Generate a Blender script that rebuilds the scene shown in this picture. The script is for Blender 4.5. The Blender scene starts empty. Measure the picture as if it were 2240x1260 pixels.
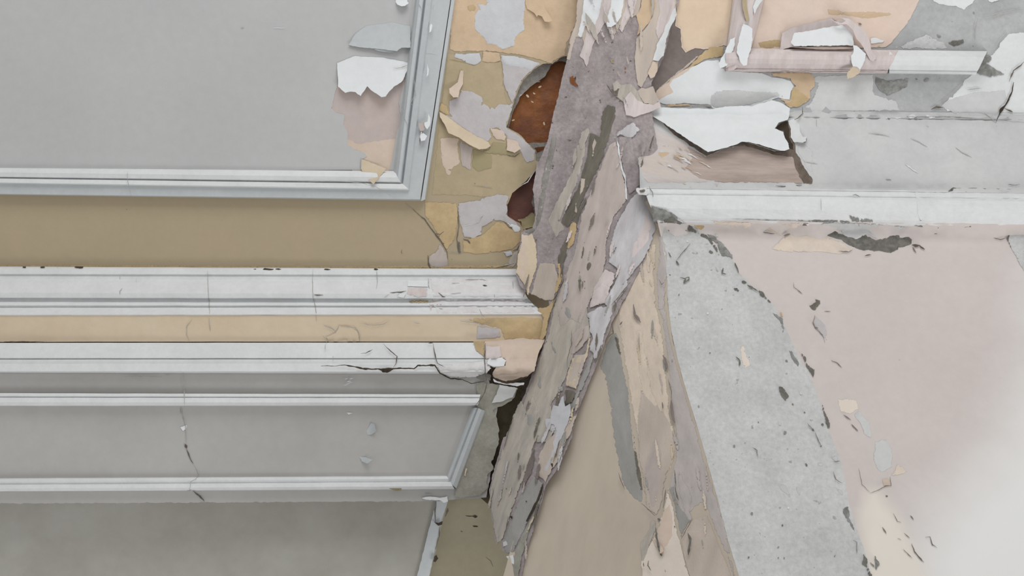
import bpy, math, random
import numpy as np
from mathutils import Vector, noise
from mathutils.geometry import delaunay_2d_cdt
random.seed(7)
SC = bpy.context.scene
COL = SC.collection
# ---------------------------------------------------------------- camera
CAMZ = 1.5
F = 2200.0                       # focal length in pixels of the 2240 px frame
cam_d = bpy.data.cameras.new('camera'); cam = bpy.data.objects.new('camera', cam_d); COL.objects.link(cam)
cam_d.sensor_width = 36.0; cam_d.lens = 36.0 * F / 2240.0; cam_d.clip_start = 0.05
cam.location = (0, 0, CAMZ); cam.rotation_euler = (math.pi, 0, 0)     # looks straight up at the ceiling
SC.camera = cam
# ---------------------------------------------------------------- light
w = bpy.data.worlds.new('world'); SC.world = w; w.use_nodes = True
w.node_tree.nodes['Background'].inputs[0].default_value = (1.0, 0.99, 0.975, 1)
w.node_tree.nodes['Background'].inputs[1].default_value = 0.47
def window_light(loc, target, sx, sy, power, col=(1, 1, 1)):
    d = bpy.data.lights.new('window_light', 'AREA'); d.shape = 'RECTANGLE'; d.size = sx; d.size_y = sy
    d.energy = power; d.color = col
    o = bpy.data.objects.new('window_light', d); COL.objects.link(o); o.location = loc
    o.rotation_euler = (Vector(target) - Vector(loc)).to_track_quat('-Z', 'Y').to_euler()
window_light((2.9, 2.9, 2.3), (0.9, 0.6, 4.0), 1.6, 2.2, 135, (1.0, 0.995, 0.985))
window_light((0.2, -3.8, 2.3), (-0.6, 0.1, 4.4), 2.6, 2.0, 84, (1.0, 0.995, 0.985))
SC.view_settings.view_transform = 'Standard'; SC.view_settings.look = 'None'
SC.view_settings.exposure = 0.0; SC.view_settings.gamma = 1.0
SC.view_settings.use_curve_mapping = False
# ---------------------------------------------------------------- materials
def lin(c):
    c = c / 255.0
    return c / 12.92 if c <= 0.04045 else ((c + 0.055) / 1.055) ** 2.4
EXPO = 0.80
MATS = {}
def mat(name, rgb, rgb2=None, amt=0.35, scale=6.0, fine=0.05, bump=0.25, bscale=60.0, rough=0.75, streak=None,
        speck=None, spd=0.0, spec=0.25):
    m = bpy.data.materials.new(name); m.use_nodes = True
    nt = m.node_tree; N = nt.nodes; L = nt.links
    b = N['Principled BSDF']; b.inputs['Roughness'].default_value = rough
    b.inputs['Specular IOR Level'].default_value = spec
    g = N.new('ShaderNodeNewGeometry'); mp = N.new('ShaderNodeMapping')
    L.new(g.outputs['Position'], mp.inputs[0])
    if streak is not None:
        mp.vector_type = 'TEXTURE'
        mp.inputs['Rotation'].default_value = (0, 0, math.radians(streak)); mp.inputs['Scale'].default_value = (6.0, 1.0, 1.0)
    a = tuple(min(0.9, lin(c) / EXPO) for c in rgb)
    if rgb2 is None: rgb2 = tuple(max(0, c * 0.90) for c in rgb)
    a2 = tuple(min(0.9, lin(c) / EXPO) for c in rgb2)
    n1 = N.new('ShaderNodeTexNoise'); n1.inputs['Scale'].default_value = scale; n1.inputs['Detail'].default_value = 6
    n1.inputs['Roughness'].default_value = 0.6
    L.new(mp.outputs[0], n1.inputs['Vector'])
    r = N.new('ShaderNodeMapRange'); r.inputs[1].default_value = 0.36; r.inputs[2].default_value = 0.66
    r.inputs[3].default_value = 0.0; r.inputs[4].default_value = min(1.0, amt * 2)
    L.new(n1.outputs[0], r.inputs[0])
    mx = N.new('ShaderNodeMix'); mx.data_type = 'RGBA'
    mx.inputs[6].default_value = (*a, 1); mx.inputs[7].default_value = (*a2, 1)
    L.new(r.outputs[0], mx.inputs[0]); out = mx.outputs[2]
    n2 = N.new('ShaderNodeTexNoise'); n2.inputs['Scale'].default_value = bscale; n2.inputs['Detail'].default_value = 8
    n2.inputs['Roughness'].default_value = 0.7
    L.new(mp.outputs[0], n2.inputs['Vector'])
    if fine:
        r2 = N.new('ShaderNodeMapRange'); r2.inputs[1].default_value = 0.3; r2.inputs[2].default_value = 0.7
        r2.inputs[3].default_value = 1 - fine * 2; r2.inputs[4].default_value = 1 + fine
        L.new(n2.outputs[0], r2.inputs[0])
        v = N.new('ShaderNodeVectorMath'); v.operation = 'SCALE'
        L.new(out, v.inputs[0]); L.new(r2.outputs[0], v.inputs['Scale']); out = v.outputs[0]
    if speck:
        n3 = N.new('ShaderNodeTexNoise'); n3.inputs['Scale'].default_value = 45; n3.inputs['Detail'].default_value = 4
        L.new(g.outputs['Position'], n3.inputs['Vector'])
        r3 = N.new('ShaderNodeMapRange'); r3.inputs[1].default_value = 0.66 - spd; r3.inputs[2].default_value = 0.69 - spd
        L.new(n3.outputs[0], r3.inputs[0])
        m3 = N.new('ShaderNodeMix'); m3.data_type = 'RGBA'; L.new(r3.outputs[0], m3.inputs[0]); L.new(out, m3.inputs[6])
        m3.inputs[7].default_value = (*(lin(c) / EXPO for c in speck), 1); out = m3.outputs[2]
    L.new(out, b.inputs['Base Color'])
    bp = N.new('ShaderNodeBump'); bp.inputs['Strength'].default_value = bump; bp.inputs['Distance'].default_value = 0.004
    ad = N.new('ShaderNodeMath'); ad.operation = 'ADD'
    L.new(n2.outputs[0], ad.inputs[0]); L.new(n1.outputs[0], ad.inputs[1]); L.new(ad.outputs[0], bp.inputs['Height'])
    L.new(bp.outputs[0], b.inputs['Normal'])
    MATS[name] = m
    return m
mat('grey_paint', (172, 173, 173), (164, 165, 165), 0.3, 2.0, 0.02, 0.10, 35)
mat('grey_paint_warm', (165, 164, 162), (156, 154, 151), 0.4, 2.5, 0.02, 0.10, 35)
mat('shaded_grey_paint', (155, 154, 148), (142, 139, 131), 0.4, 5.0, 0.02, 0.12, 30)  # grey paint with the shade of the lower left put into its colour
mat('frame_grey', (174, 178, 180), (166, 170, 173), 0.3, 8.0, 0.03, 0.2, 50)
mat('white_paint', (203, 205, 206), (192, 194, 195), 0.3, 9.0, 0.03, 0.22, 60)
mat('white_worn', (205, 205, 206), (194, 189, 190), 0.4, 14.0, 0.05, 0.35, 60)
mat('shaded_tan_paint', (160, 146, 122), (155, 143, 120), 0.4, 5.0, 0.02, 0.12, 40)  # tan of the ceiling border, darkened for the shade it lies in
mat('tan_stained', (167, 152, 126), (156, 144, 118), 0.4, 9.0, 0.04, 0.3, 40)
mat('peach_tan', (190, 168, 142), (178, 157, 131), 0.45, 11.0, 0.04, 0.4, 35)
mat('yellow_ochre', (184, 162, 126), (168, 148, 114), 0.5, 16.0, 0.05, 0.4, 60)
mat('orange_band', (195, 181, 160), (187, 170, 147), 0.4, 3.0, 0.02, 0.15, 40)
mat('lilac_plaster', (177, 173, 174), (169, 164, 165), 0.4, 14.0, 0.04, 0.35, 55)
mat('blue_white', (185, 187, 190), (177, 177, 181), 0.4, 14.0, 0.03, 0.3, 55)
mat('pink_primer', (172, 162, 160), (180, 164, 156), 0.4, 10.0, 0.03, 0.15, 50)
mat('peach_primer', (194, 178, 165), (186, 170, 154), 0.4, 9.0, 0.03, 0.2, 50)
mat('cream_flake', (192, 178, 156), (182, 167, 146), 0.4, 12.0, 0.03, 0.25, 50)
mat('olive_stain', (152, 142, 112), (144, 134, 104), 0.4, 10.0, 0.03, 0.25, 50)
mat('olive_wall', (134, 128, 110), (126, 120, 104), 0.4, 6.0, 0.03, 0.15, 50)
mat('brown_brick', (134, 78, 24), (104, 54, 20), 0.5, 16.0, 0.12, 0.6, 60, rough=0.45, spec=0.5)
mat('red_brick', (112, 76, 68), (92, 64, 58), 0.5, 20.0, 0.1, 0.6, 80)
mat('concrete', (146, 142, 138), (122, 119, 114), 0.6, 22.0, 0.12, 0.9, 90, speck=(190, 186, 184))
mat('mauve_mortar', (163, 154, 155), (143, 135, 135), 0.55, 18.0, 0.12, 0.9, 95, speck=(98, 92, 88), spd=-0.03)
mat('splintered_bone', (188, 176, 165), (168, 158, 149), 0.5, 30.0, 0.06, 0.6, 60, streak=98)
mat('bone', (176, 169, 160), (158, 153, 146), 0.55, 34.0, 0.08, 0.7, 60, streak=102)
mat('pink_white', (197, 188, 186), (185, 174, 172), 0.5, 26.0, 0.05, 0.5, 60, streak=100)
mat('ridge_white', (188, 187, 190), (168, 164, 166), 0.5, 26.0, 0.06, 0.7, 60, streak=105)
mat('bright_flake', (206, 209, 211), (198, 201, 202), 0.3, 6.0, 0.02, 0.2, 40)
mat('mauve_beige', (176, 166, 160), (164, 153, 149), 0.45, 24.0, 0.05, 0.35, 60, streak=102)
mat('olive_wood', (112, 107, 97), (98, 93, 84), 0.5, 40.0, 0.12, 0.8, 70, streak=108)
mat('dark_gap', (70, 61, 50), (50, 42, 34), 0.5, 30.0, 0.12, 0.8, 60)
mat('crack_dark', (104, 98, 90), (84, 76, 69), 0.5, 60.0, 0.1, 0.3, 80)
mat('hairline', (160, 158, 154), (148, 146, 142), 0.5, 60.0, 0.1, 0.2, 80)
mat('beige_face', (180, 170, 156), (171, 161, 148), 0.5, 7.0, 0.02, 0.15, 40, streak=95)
mat('beige_strip', (203, 190, 175), (190, 178, 165), 0.5, 24.0, 0.05, 0.5, 50, streak=80)
mat('purple_grey', (176, 169, 167), (164, 158, 156), 0.5, 18.0, 0.05, 0.4, 50, streak=75)
mat('slate_strip', (150, 149, 146), (138, 137, 133), 0.5, 18.0, 0.05, 0.4, 50, streak=80)
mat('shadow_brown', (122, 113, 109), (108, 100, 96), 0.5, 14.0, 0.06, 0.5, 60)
mat('wood_brown', (156, 142, 133), (172, 157, 150), 0.6, 26.0, 0.10, 0.6, 60, streak=2)
mat('brushed_pink', (193, 187, 185), (183, 170, 160), 0.35, 30.0, 0.08, 0.6, 60, streak=15)
mat('dark_edge', (116, 104, 95), (96, 86, 76), 0.6, 50.0, 0.12, 0.9, 80)
mat('grey_plaster', (190, 191, 191), (177, 178, 178), 0.5, 9.0, 0.08, 0.5, 90, speck=(150, 152, 152), spd=-0.02)
mat('ceiling_plaster', (168, 170, 170), (152, 154, 154), 0.55, 8.0, 0.06, 0.5, 70)
mat('light_plaster', (188, 189, 189), (176, 178, 178), 0.45, 5.0, 0.03, 0.35, 50)
mat('scar_grey', (118, 118, 115), (146, 147, 145), 0.6, 60.0, 0.14, 0.9, 80)
mat('scar_dark', (98, 96, 90), (120, 118, 112), 0.6, 60.0, 0.15, 0.9, 80)
mat('pale_pink_wall', (192, 184, 181), (186, 178, 175), 0.45, 2.6, 0.02, 0.15, 45)
mat('pale_wash', (202, 200, 199), (196, 192, 190), 0.4, 4.0, 0.02, 0.12, 45)
mat('cream_wash', (206, 196, 184), (200, 190, 182), 0.4, 8.0, 0.02, 0.2, 45)
mat('pale_peach', (202, 190, 176), (196, 185, 176), 0.5, 12.0, 0.04, 0.4, 45)
mat('peach_panel', (202, 183, 169), (196, 181, 171), 0.5, 4.0, 0.03, 0.25, 40)
mat('peach_light', (203, 185, 163), (197, 175, 152), 0.4, 6.0, 0.03, 0.3, 40)
mat('gap_olive', (104, 95, 76), (84, 75, 60), 0.5, 20.0, 0.1, 0.8, 60)
mat('mould_green_grey', (152, 151, 142), (136, 134, 124), 0.55, 18.0, 0.08, 0.7, 60)
# ---------------------------------------------------------------- tiles: origin of the close-up each outline was read from
T = dict(a=(640, 0), b=(640, 300), c=(640, 560), d=(640, 900), e=(1100, 0), f=(1100, 300), g=(1050, 600), h=(1050, 900),
         i=(1600, 0), j=(1600, 300), k=(1600, 600), l=(1600, 900), m=(0, 300), n=(0, 560), o=(0, 900))
def tp(t, pts):
    if t is None: return [tuple(map(float, p)) for p in pts]
    x0, y0 = T[t]
    return [(x0 + x / 3.5, y0 + y / 3.5) for x, y in pts]
def fbm(x, y, s, seed=0.0, oct=4):
    v = 0; a = 1; t = 0
    for k in range(oct):
        v += a * noise.noise(Vector((x / s, y / s, seed + k * 7.3))); t += a; a *= 0.55; s *= 0.5
    return v / t
# ---------------------------------------------------------------- relief of the room: distance above the camera
def interp(y, rows):
    if y <= rows[0][0]: return rows[0][1]
    for (y0, z0), (y1, z1) in zip(rows, rows[1:]):
        if y <= y1: return z0 + (z1 - z0) * (y - y0) / (y1 - y0 + 1e-9)
    return rows[-1][1]
# left cornice and frieze: (row at x=0, row at x=1100, depth)
LROWS = [(560, 566, 3.0), (583, 588, 2.992), (586, 590, 2.972), (599, 601, 2.966), (601, 603, 2.972), (610, 613, 2.966), (617, 620, 2.950),
         (640, 644, 2.925), (651, 653, 2.925), (653, 655, 2.938), (660, 662, 2.934), (662, 664, 2.916), (668, 668, 2.908), (672, 671, 2.914),
         (676, 674, 2.906), (688, 687, 2.880), (690, 689, 2.884), (748, 747, 2.880), (749.5, 748.5, 2.890), (751, 750, 2.862),
         (783, 783, 2.838), (786, 785, 2.844), (788, 787, 2.832), (796, 795, 2.829), (798, 797, 2.822), (812, 813, 2.816), (815, 818, 2.836),
         (857, 861, 2.836), (860, 863, 2.822), (866, 868, 2.818), (869, 870, 2.823), (871, 872, 2.816), (880, 881, 2.812), (887, 886, 2.820), (888, 888, 2.840),
         (1046, 1040, 2.840), (1048, 1042, 2.826), (1053, 1047, 2.820), (1060, 1053, 2.824), (1062, 1055, 2.817), (1069, 1063, 2.815), (1074, 1068, 2.824), (1075, 1070, 2.838),
         (1100, 1092, 2.838)]
def dL(x, y):
    return interp(y, [(a + (b - a) * x / 1100.0, z) for a, b, z in LROWS])
RROWS = [(-400, 2.975), (100, 2.968), (247, 2.955), (251, 2.940), (256, 2.931), (275, 2.924), (330, 2.900), (395, 2.862), (407, 2.860),
         (411, 2.838), (420, 2.829), (427, 2.832), (431, 2.822), (455, 2.816), (475, 2.822), (486, 2.836), (490, 2.860), (500, 2.858), (1260, 2.36), (1700, 2.07)]
def dR(x, y): return interp(y - 0.012 * (x - 1400), RROWS) - (0.0022 if y < 400 else 0.0005 if y > 560 else 0.0012) * fbm(x, y, 55, 5, 2)
def Aline(y):
    pts = [(420, 1428), (500, 1443), (600, 1459), (657, 1460), (737, 1470), (829, 1493), (914, 1519), (971, 1536), (1071, 1564), (1186, 1593), (1260, 1616), (1700, 1720)]
    return interp(y, pts)
def dF(x, y):
    a = Aline(y)
    return dR(1500, max(500, y)) + (a - x) * 0.0006 if x < a else dR(1500, max(500, y))
def Sline(y): return interp(y, [(-300, 1400), (0, 1360), (240, 1310), (500, 1270), (800, 1235), (1000, 1160), (1260, 1110), (1600, 1060)])
def dS(x, y):
    s = (x - Sline(y)) / 95.0; u = x + 0.28 * y; t = max(0.0, min(1.0, s * 0.6 + 0.5))
    zl = interp(y, [(-300, 2.985), (0, 2.975), (500, 2.955), (700, 2.905), (900, 2.865), (1260, 2.79), (1600, 2.75)])
    zr = interp(y, [(-300, 2.97), (0, 2.955), (300, 2.905), (500, 2.868), (800, 2.755), (950, 2.705), (1260, 2.60), (1600, 2.5)])
    return zl + (zr - zl) * t - 0.022 * math.exp(-s * s) - 0.008 * fbm(u, y * 0.35, 34, 5, 3) - 0.003 * fbm(x, y, 26, 9, 2)
def dC(x, y): return 3.0 - (0.004 * fbm(x, y, 38, 5, 2) * max(0.0, min(1.0, (x - 900) / 120)))
def dP(x, y): return 2.985
DF = dict(C=dC, P=dP, L=dL, R=dR, F=dF, S=dS, Q=lambda x, y: 2.925, O=lambda x, y: 2.955, H=lambda x, y: 3.018, B=lambda x, y: 3.035)
def W(x, y, z): return ((x - 1120) / F * z, (y - 630) / F * z, CAMZ + z)
# ---------------------------------------------------------------- mesh helpers
def jagged(poly, amp, step=4.0, seed=0.0):
    out = []; n = len(poly)
    for i in range(n):
        (x0, y0), (x1, y1) = poly[i], poly[(i + 1) % n]
        L = math.hypot(x1 - x0, y1 - y0)
        if L < 1e-6: continue
        k = max(1, int(L / step)); nx, ny = -(y1 - y0) / L, (x1 - x0) / L
        for j in range(k):
            t = j / k; x = x0 + (x1 - x0) * t; y = y0 + (y1 - y0) * t
            d = amp * (1.2 * fbm(x, y, 22, seed, 3) + 0.9 * fbm(x, y, 6, seed + 3, 2)) * 1.5
            out.append((x + nx * d, y + ny * d))
    return out
def inside(px, py, poly):
    P = np.array(poly); x1, y1 = P[:, 0], P[:, 1]; x2, y2 = np.roll(x1, -1), np.roll(y1, -1)
    px = px[:, None]; py = py[:, None]
    c = ((y1 > py) != (y2 > py)) & (px < (x2 - x1) * (py - y1) / (y2 - y1 + 1e-12) + x1)
    return (c.sum(1) % 2) == 1
def link(name, verts, faces, mats, parent=None, smooth=None, fm=None):
    vs = [Vector(v) for v in verts]
    c = sum(vs, Vector()) / max(1, len(vs))
    me = bpy.data.meshes.new(name); me.from_pydata([tuple(v - c) for v in vs], [], faces)
    for mm in mats: me.materials.append(MATS[mm])
    if fm: me.polygons.foreach_set('material_index', fm)
    if smooth is not None: me.polygons.foreach_set('use_smooth', smooth)
    me.update()
    o = bpy.data.objects.new(name, me); COL.objects.link(o)
    if parent is not None:
        o.parent = parent; o.location = c - absloc(parent)
    else: o.location = c
    return o
def absloc(o):
    v = Vector(o.location)
    while o.parent: o = o.parent; v += Vector(o.location)
    return v
def tag(o, label=None, cat=None, kind=None, group=None):
    if label: o['label'] = label
    if cat: o['category'] = cat
    if kind: o['kind'] = kind
    if group: o['group'] = group
    elif cat == 'paint flake': o['group'] = 'peeling paint flakes'
    return o
SEED = [0]
SOFTN = dict(stain=7, wash=60, worn_paint=7, bare_patch=2.5, mould_stain=4, scar=4, pit=2, plaster_patch=3.5, paint_layer=5, brush_mark=0)
def bdist(px, py, B):
    px = np.asarray(px, float); py = np.asarray(py, float); out = np.full(len(px), 1e9); A = B; C = np.roll(B, -1, 0)
    for s0 in range(0, len(px), 4000):
        x = px[s0:s0 + 4000, None]; y = py[s0:s0 + 4000, None]; dx = C[:, 0] - A[:, 0]; dy = C[:, 1] - A[:, 1]
        t = np.clip(((x - A[:, 0]) * dx + (y - A[:, 1]) * dy) / (dx * dx + dy * dy + 1e-9), 0, 1)
        out[s0:s0 + 4000] = np.sqrt(((x - A[:, 0] - t * dx) ** 2 + (y - A[:, 1] - t * dy) ** 2).min(1))
    return out
WORN = {}
def worn(mt):
    '''the same paint, wearing thin towards the edge of its patch'''
    if mt in WORN: return WORN[mt]
    m = MATS[mt].copy(); m.name = mt + '_worn'; nt = m.node_tree; N = nt.nodes; L = nt.links
    a = N.new('ShaderNodeAttribute'); a.attribute_name = 'fade'
    g = N.new('ShaderNodeNewGeometry'); n = N.new('ShaderNodeTexNoise'); n.inputs['Scale'].default_value = 70; n.inputs['Detail'].default_value = 5; n.inputs['Roughness'].default_value = 0.65
    L.new(g.outputs['Position'], n.inputs['Vector'])
    ad = N.new('ShaderNodeMath'); ad.operation = 'MULTIPLY_ADD'; ad.inputs[1].default_value = 1.5; L.new(n.outputs[0], ad.inputs[0]); ad.inputs[2].default_value = -0.75
    a2 = N.new('ShaderNodeMath'); a2.operation = 'ADD'; L.new(ad.outputs[0], a2.inputs[0]); L.new(a.outputs['Fac'], a2.inputs[1])
    r = N.new('ShaderNodeMapRange'); r.interpolation_type = 'SMOOTHSTEP'; r.inputs[1].default_value = 0.42; r.inputs[2].default_value = 0.56
    L.new(a2.outputs[0], r.inputs[0]); L.new(r.outputs[0], [x for x in N if x.type == 'BSDF_PRINCIPLED'][0].inputs['Alpha'])
    WORN[mt] = m; return m
def sheet(name, mt, t, pts, d='C', lift=1.0, thick=2.0, jag=1.5, step=4.0, grid=14.0, rough=0.3, rs=25.0, curl=None, holes=(), parent=None,
          rim=None, wave=0.0, soft=None):
    """paint or plaster layer: outline laid on a surface of the room, with its own thickness, torn edge and curl (mm)"""
    SEED[0] += 1.37; sd = SEED[0]
    poly = tp(t, pts)
    if jag > 0: poly = jagged(poly, jag, step, sd)
    V = [Vector(p) for p in poly]; n = len(V); E = [(i, (i + 1) % n) for i in range(n)]
    HP = []
    for h in holes:
        b = len(V); V += [Vector(p) for p in h]; m = len(h); E += [(b + i, b + (i + 1) % m) for i in range(m)]; HP.append(h)
    if soft is None: soft = SOFTN.get(name, 0)
    if curl and soft: soft = 0
    B0 = np.array(poly)
    if soft:
        nb = len(poly); ring = []
        for q in (0.5, 1.05):
            for i in range(0, nb, 2):
                (x0, y0), (x1, y1) = poly[i - 1], poly[(i + 1) % nb]; L = math.hypot(x1 - x0, y1 - y0) + 1e-6
                for sg in (1, -1): ring.append((poly[i][0] - sg * (y1 - y0) / L * soft * q, poly[i][1] + sg * (x1 - x0) / L * soft * q))
        ring = np.array(ring); kk = inside(ring[:, 0], ring[:, 1], poly) & (bdist(ring[:, 0], ring[:, 1], B0) > soft * 0.3)
        V += [Vector((float(a), float(b))) for a, b in ring[kk]]
    xs = [p[0] for p in poly]; ys = [p[1] for p in poly]
    gx, gy = np.meshgrid(np.arange(min(xs) + grid * .5, max(xs), grid), np.arange(min(ys) + grid * .5, max(ys), grid))
    gx = gx.ravel(); gy = gy.ravel()
    if len(gx):
        rng = np.random.default_rng(int(sd * 100)); gx = gx + rng.uniform(-.25, .25, len(gx)) * grid; gy = gy + rng.uniform(-.25, .25, len(gy)) * grid
        k = inside(gx, gy, poly)
        V += [Vector((float(a), float(b))) for a, b in zip(gx[k], gy[k])]
    ov, oe, of, _, _, _ = delaunay_2d_cdt(V, E, [], 0, 0.01)
    X = np.array([v.x for v in ov]); Y = np.array([v.y for v in ov])
    Fa = np.array([list(f)[:3] for f in of])
    cx = X[Fa].mean(1); cy = Y[Fa].mean(1)
    keep = inside(cx, cy, poly)
    for h in HP: keep &= ~inside(cx, cy, h)
    Fa = Fa[keep]
    df = DF[d] if isinstance(d, str) else d
    LK = 1.0 if (d in ('P', 'L', 'H', 'B', 'C', 'Q', 'O') or callable(d) or (d == 'R' and lift >= 25)) else dict(F=0.15, S=0.32, R=0.32)[d]
    if curl and curl[0] is not None: (cx0, cy0), (cx1, cy1) = tp(t, [curl[0], curl[1]]); ch = curl[2]; cl2 = (cx1 - cx0) ** 2 + (cy1 - cy0) ** 2
    fade = np.minimum(1.0, bdist(X, Y, B0) / soft) if soft else None
    Z = []
    for q, (x, y) in enumerate(zip(X, Y)):
        l = lift * LK + rough * (0.25 if lift else 0.5) * fbm(x, y, rs, 5, 2)
        if soft and soft > 3: l -= lift * LK * 0.5 * (1 - fade[q])
        if wave: l += wave * (0.5 + 0.5 * fbm(x, y, 40, sd, 2) * 2)
        if curl and curl[0] is not None:
            tt = max(0.0, min(1.0, ((x - cx0) * (cx1 - cx0) + (y - cy0) * (cy1 - cy0)) / cl2)); l += ch * tt * tt
        Z.append(df(x, y) - l / 1000.0)
    used = sorted(set(Fa.ravel().tolist())); mp = {u: i for i, u in enumerate(used)}
    verts = [W(X[u], Y[u], Z[u]) for u in used]
    faces = []; cnt = {}
    for f in Fa:
        a, b, c = (mp[int(q)] for q in f)
        A, B, C_ = verts[a], verts[b], verts[c]
        if (B[0] - A[0]) * (C_[1] - A[1]) - (B[1] - A[1]) * (C_[0] - A[0]) > 0: a, b, c = a, c, b
        faces.append((a, b, c))
        for e in ((a, b), (b, c), (c, a)): cnt[e] = 1
    nt = len(faces); 
    for (p, q) in list(cnt):
        if not soft and (q, p) not in cnt:
            i = len(verts)
            for s in (p, q):
                u = used[s]; verts.append(verts[s])
            for s in (q, p):
                u = used[s]; verts.append(W(X[u], Y[u], Z[u] + thick / 1000.0))
            faces.append((i + 1, i, i + 3, i + 2))
    sm = [True] * nt + [False] * (len(faces) - nt)
    fm = [0] * nt + [1 if rim else 0] * (len(faces) - nt)
    o = link(name, verts, faces, [mt] + ([rim] if rim else []), parent, sm, fm)
    if soft:
        at = o.data.attributes.new('fade', 'FLOAT', 'POINT'); at.data.foreach_set('value', [float(fade[u]) for u in used])
        o.data.materials[0] = worn(mt)
    return o
def ribbon(name, rows, xl, xr, mt, parent=None, step=14.0, rough=0.4, depth_rows=True, jagend=3.0):
    """moulding swept along its length. rows: (y at xl, y at xr, depth, xl, xr)"""
    SEED[0] += 1.1; sd = SEED[0]
    nst = int((xr - xl) / step) + 1; verts = []; faces = []; smooth = []
    R = len(rows)
    for k in range(nst + 1):
        t = k / nst
        for r in rows:
            a = r[3] if len(r) > 3 else xl; b = r[4] if len(r) > 4 else xr
            if k == nst: b += jagend * fbm(b, r[0], 9, sd, 2)
            x = a + (b - a) * t; y = r[0] + (r[1] - r[0]) * t + 0.5 * fbm(x, 0, 90, sd) + 0.2 * fbm(x, r[0], 20, sd)
            z = r[2] - rough / 1000.0 * 2 * fbm(x, r[0] * 2, 30, sd, 3)
            verts.append(W(x, y, z))
    for k in range(nst):
        for j in range(R - 1):
            a = k * R + j; faces.append((a, a + 1, a + R + 1, a + R))
    # duplicate nothing: sharp steps are separate close rows
    # torn end: close the section back to the ceiling
    base = len(verts)
    for r in rows:
        v = verts[nst * R + rows.index(r)]; x, y, z = v; k = 0.06 / (z - CAMZ)
        verts.append((x * (1 + k), y * (1 + k), z + 0.06))
    for j in range(R - 1): faces.append((nst * R + j, nst * R + j + 1, base + j + 1, base + j))
    return link(name, verts, faces, [mt], parent, [False] * len(faces))
def crack(t, pts, wpx, d, mt='crack_dark', lift=1.2, parent=None, name='crack', taper=True):
    P = tp(t, pts); Q = []
    SEED[0] += 1.0; sd = SEED[0]
    for (x0, y0), (x1, y1) in zip(P, P[1:]):
        L = math.hypot(x1 - x0, y1 - y0); k = max(1, int(L / 4))
        for j in range(k):
            tt = j / k; x = x0 + (x1 - x0) * tt; y = y0 + (y1 - y0) * tt
            Q.append((x + 1.8 * fbm(x, y, 9, sd), y + 1.8 * fbm(y, x, 9, sd + 4)))
    Q.append(P[-1]); n = len(Q); df = DF[d]; verts = []; faces = []
    for i, (x, y) in enumerate(Q):
        a = Q[max(0, i - 1)]; b = Q[min(n - 1, i + 1)]; L = math.hypot(b[0] - a[0], b[1] - a[1]) + 1e-6
        nx, ny = -(b[1] - a[1]) / L, (b[0] - a[0]) / L
        ww = wpx * (0.6 + 0.9 * abs(fbm(x, y, 14, sd + 9, 2)) * 2) * 0.5
        if taper: ww *= min(1, 0.25 + 3 * min(i, n - 1 - i) / n)
        zc = min(df(x, y), df(x + nx * ww, y + ny * ww), df(x - nx * ww, y - ny * ww)) - lift * (1.0 if d in ('P', 'L') else 0.5) / 1000
        verts += [W(x + nx * ww, y + ny * ww, zc), W(x, y, zc - 0.0004), W(x - nx * ww, y - ny * ww, zc)]
    for i in range(n - 1):
        for j in range(2): faces.append((i * 3 + j, i * 3 + j + 1, i * 3 + j + 4, i * 3 + j + 3))
    return link(name, verts, faces, [mt], parent)
def blob(t, c, r, d, mt='scar_dark', parent=None, name='pit', ar=0.6, rot=0.0, lift=1.3):
    pts = []
    for k in range(9):
        a = k / 9 * 6.283; rr = r * random.uniform(0.7, 1.15)
        x, y = rr * math.cos(a), rr * ar * math.sin(a)
        pts.append((c[0] + x * math.cos(rot) - y * math.sin(rot), c[1] + x * math.sin(rot) + y * math.cos(rot)))
    return sheet(name, mt, t, pts, d, lift, 1.2, 0.8, 2.5, 5, 0.2, parent=parent)
def off(t, poly): return jagged(tp(t, poly), 1.2, 4.0, 77.0)
# ================================================================ SETTING
HOLE1 = off('a', [(1850, 530), (1920, 485), (1990, 490), (2040, 445), (2095, 430), (2120, 480), (2200, 640), (2150, 960), (2100, 1260), (1930, 1260), (1860, 1230), (1860, 1160), (1740, 1030), (1640, 975), (1680, 840), (1700, 760), (1725, 690), (1760, 620)])
HOLE2 = off('b', [(1860, 255), (2000, 300), (1990, 500), (1960, 690), (1850, 690), (1770, 715), (1740, 660), (1645, 600), (1645, 520), (1680, 430), (1740, 380), (1790, 330), (1830, 290)])
ceiling = sheet('ceiling', 'shaded_tan_paint', None, [(-500, 300), (900, 300), (900, -400), (1500, -400), (1400, 100), (1330, 640), (1330, 720), (-500, 720)],
                'C', 0, 25, 0, grid=10, rough=0.3, rs=120, holes=[HOLE1, HOLE2])
tag(ceiling, 'tan painted flat ceiling border between the grey framed panel and the white cornice, peeling near the broken corner', 'ceiling', 'structure')
slab = link('plaster_backing', [W(x, y, 3.12) for x, y in ((-900, -700), (3100, -700), (3100, 2000), (-900, 2000))], [(0, 1, 2, 3)], ['dark_gap'], ceiling)

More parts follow.
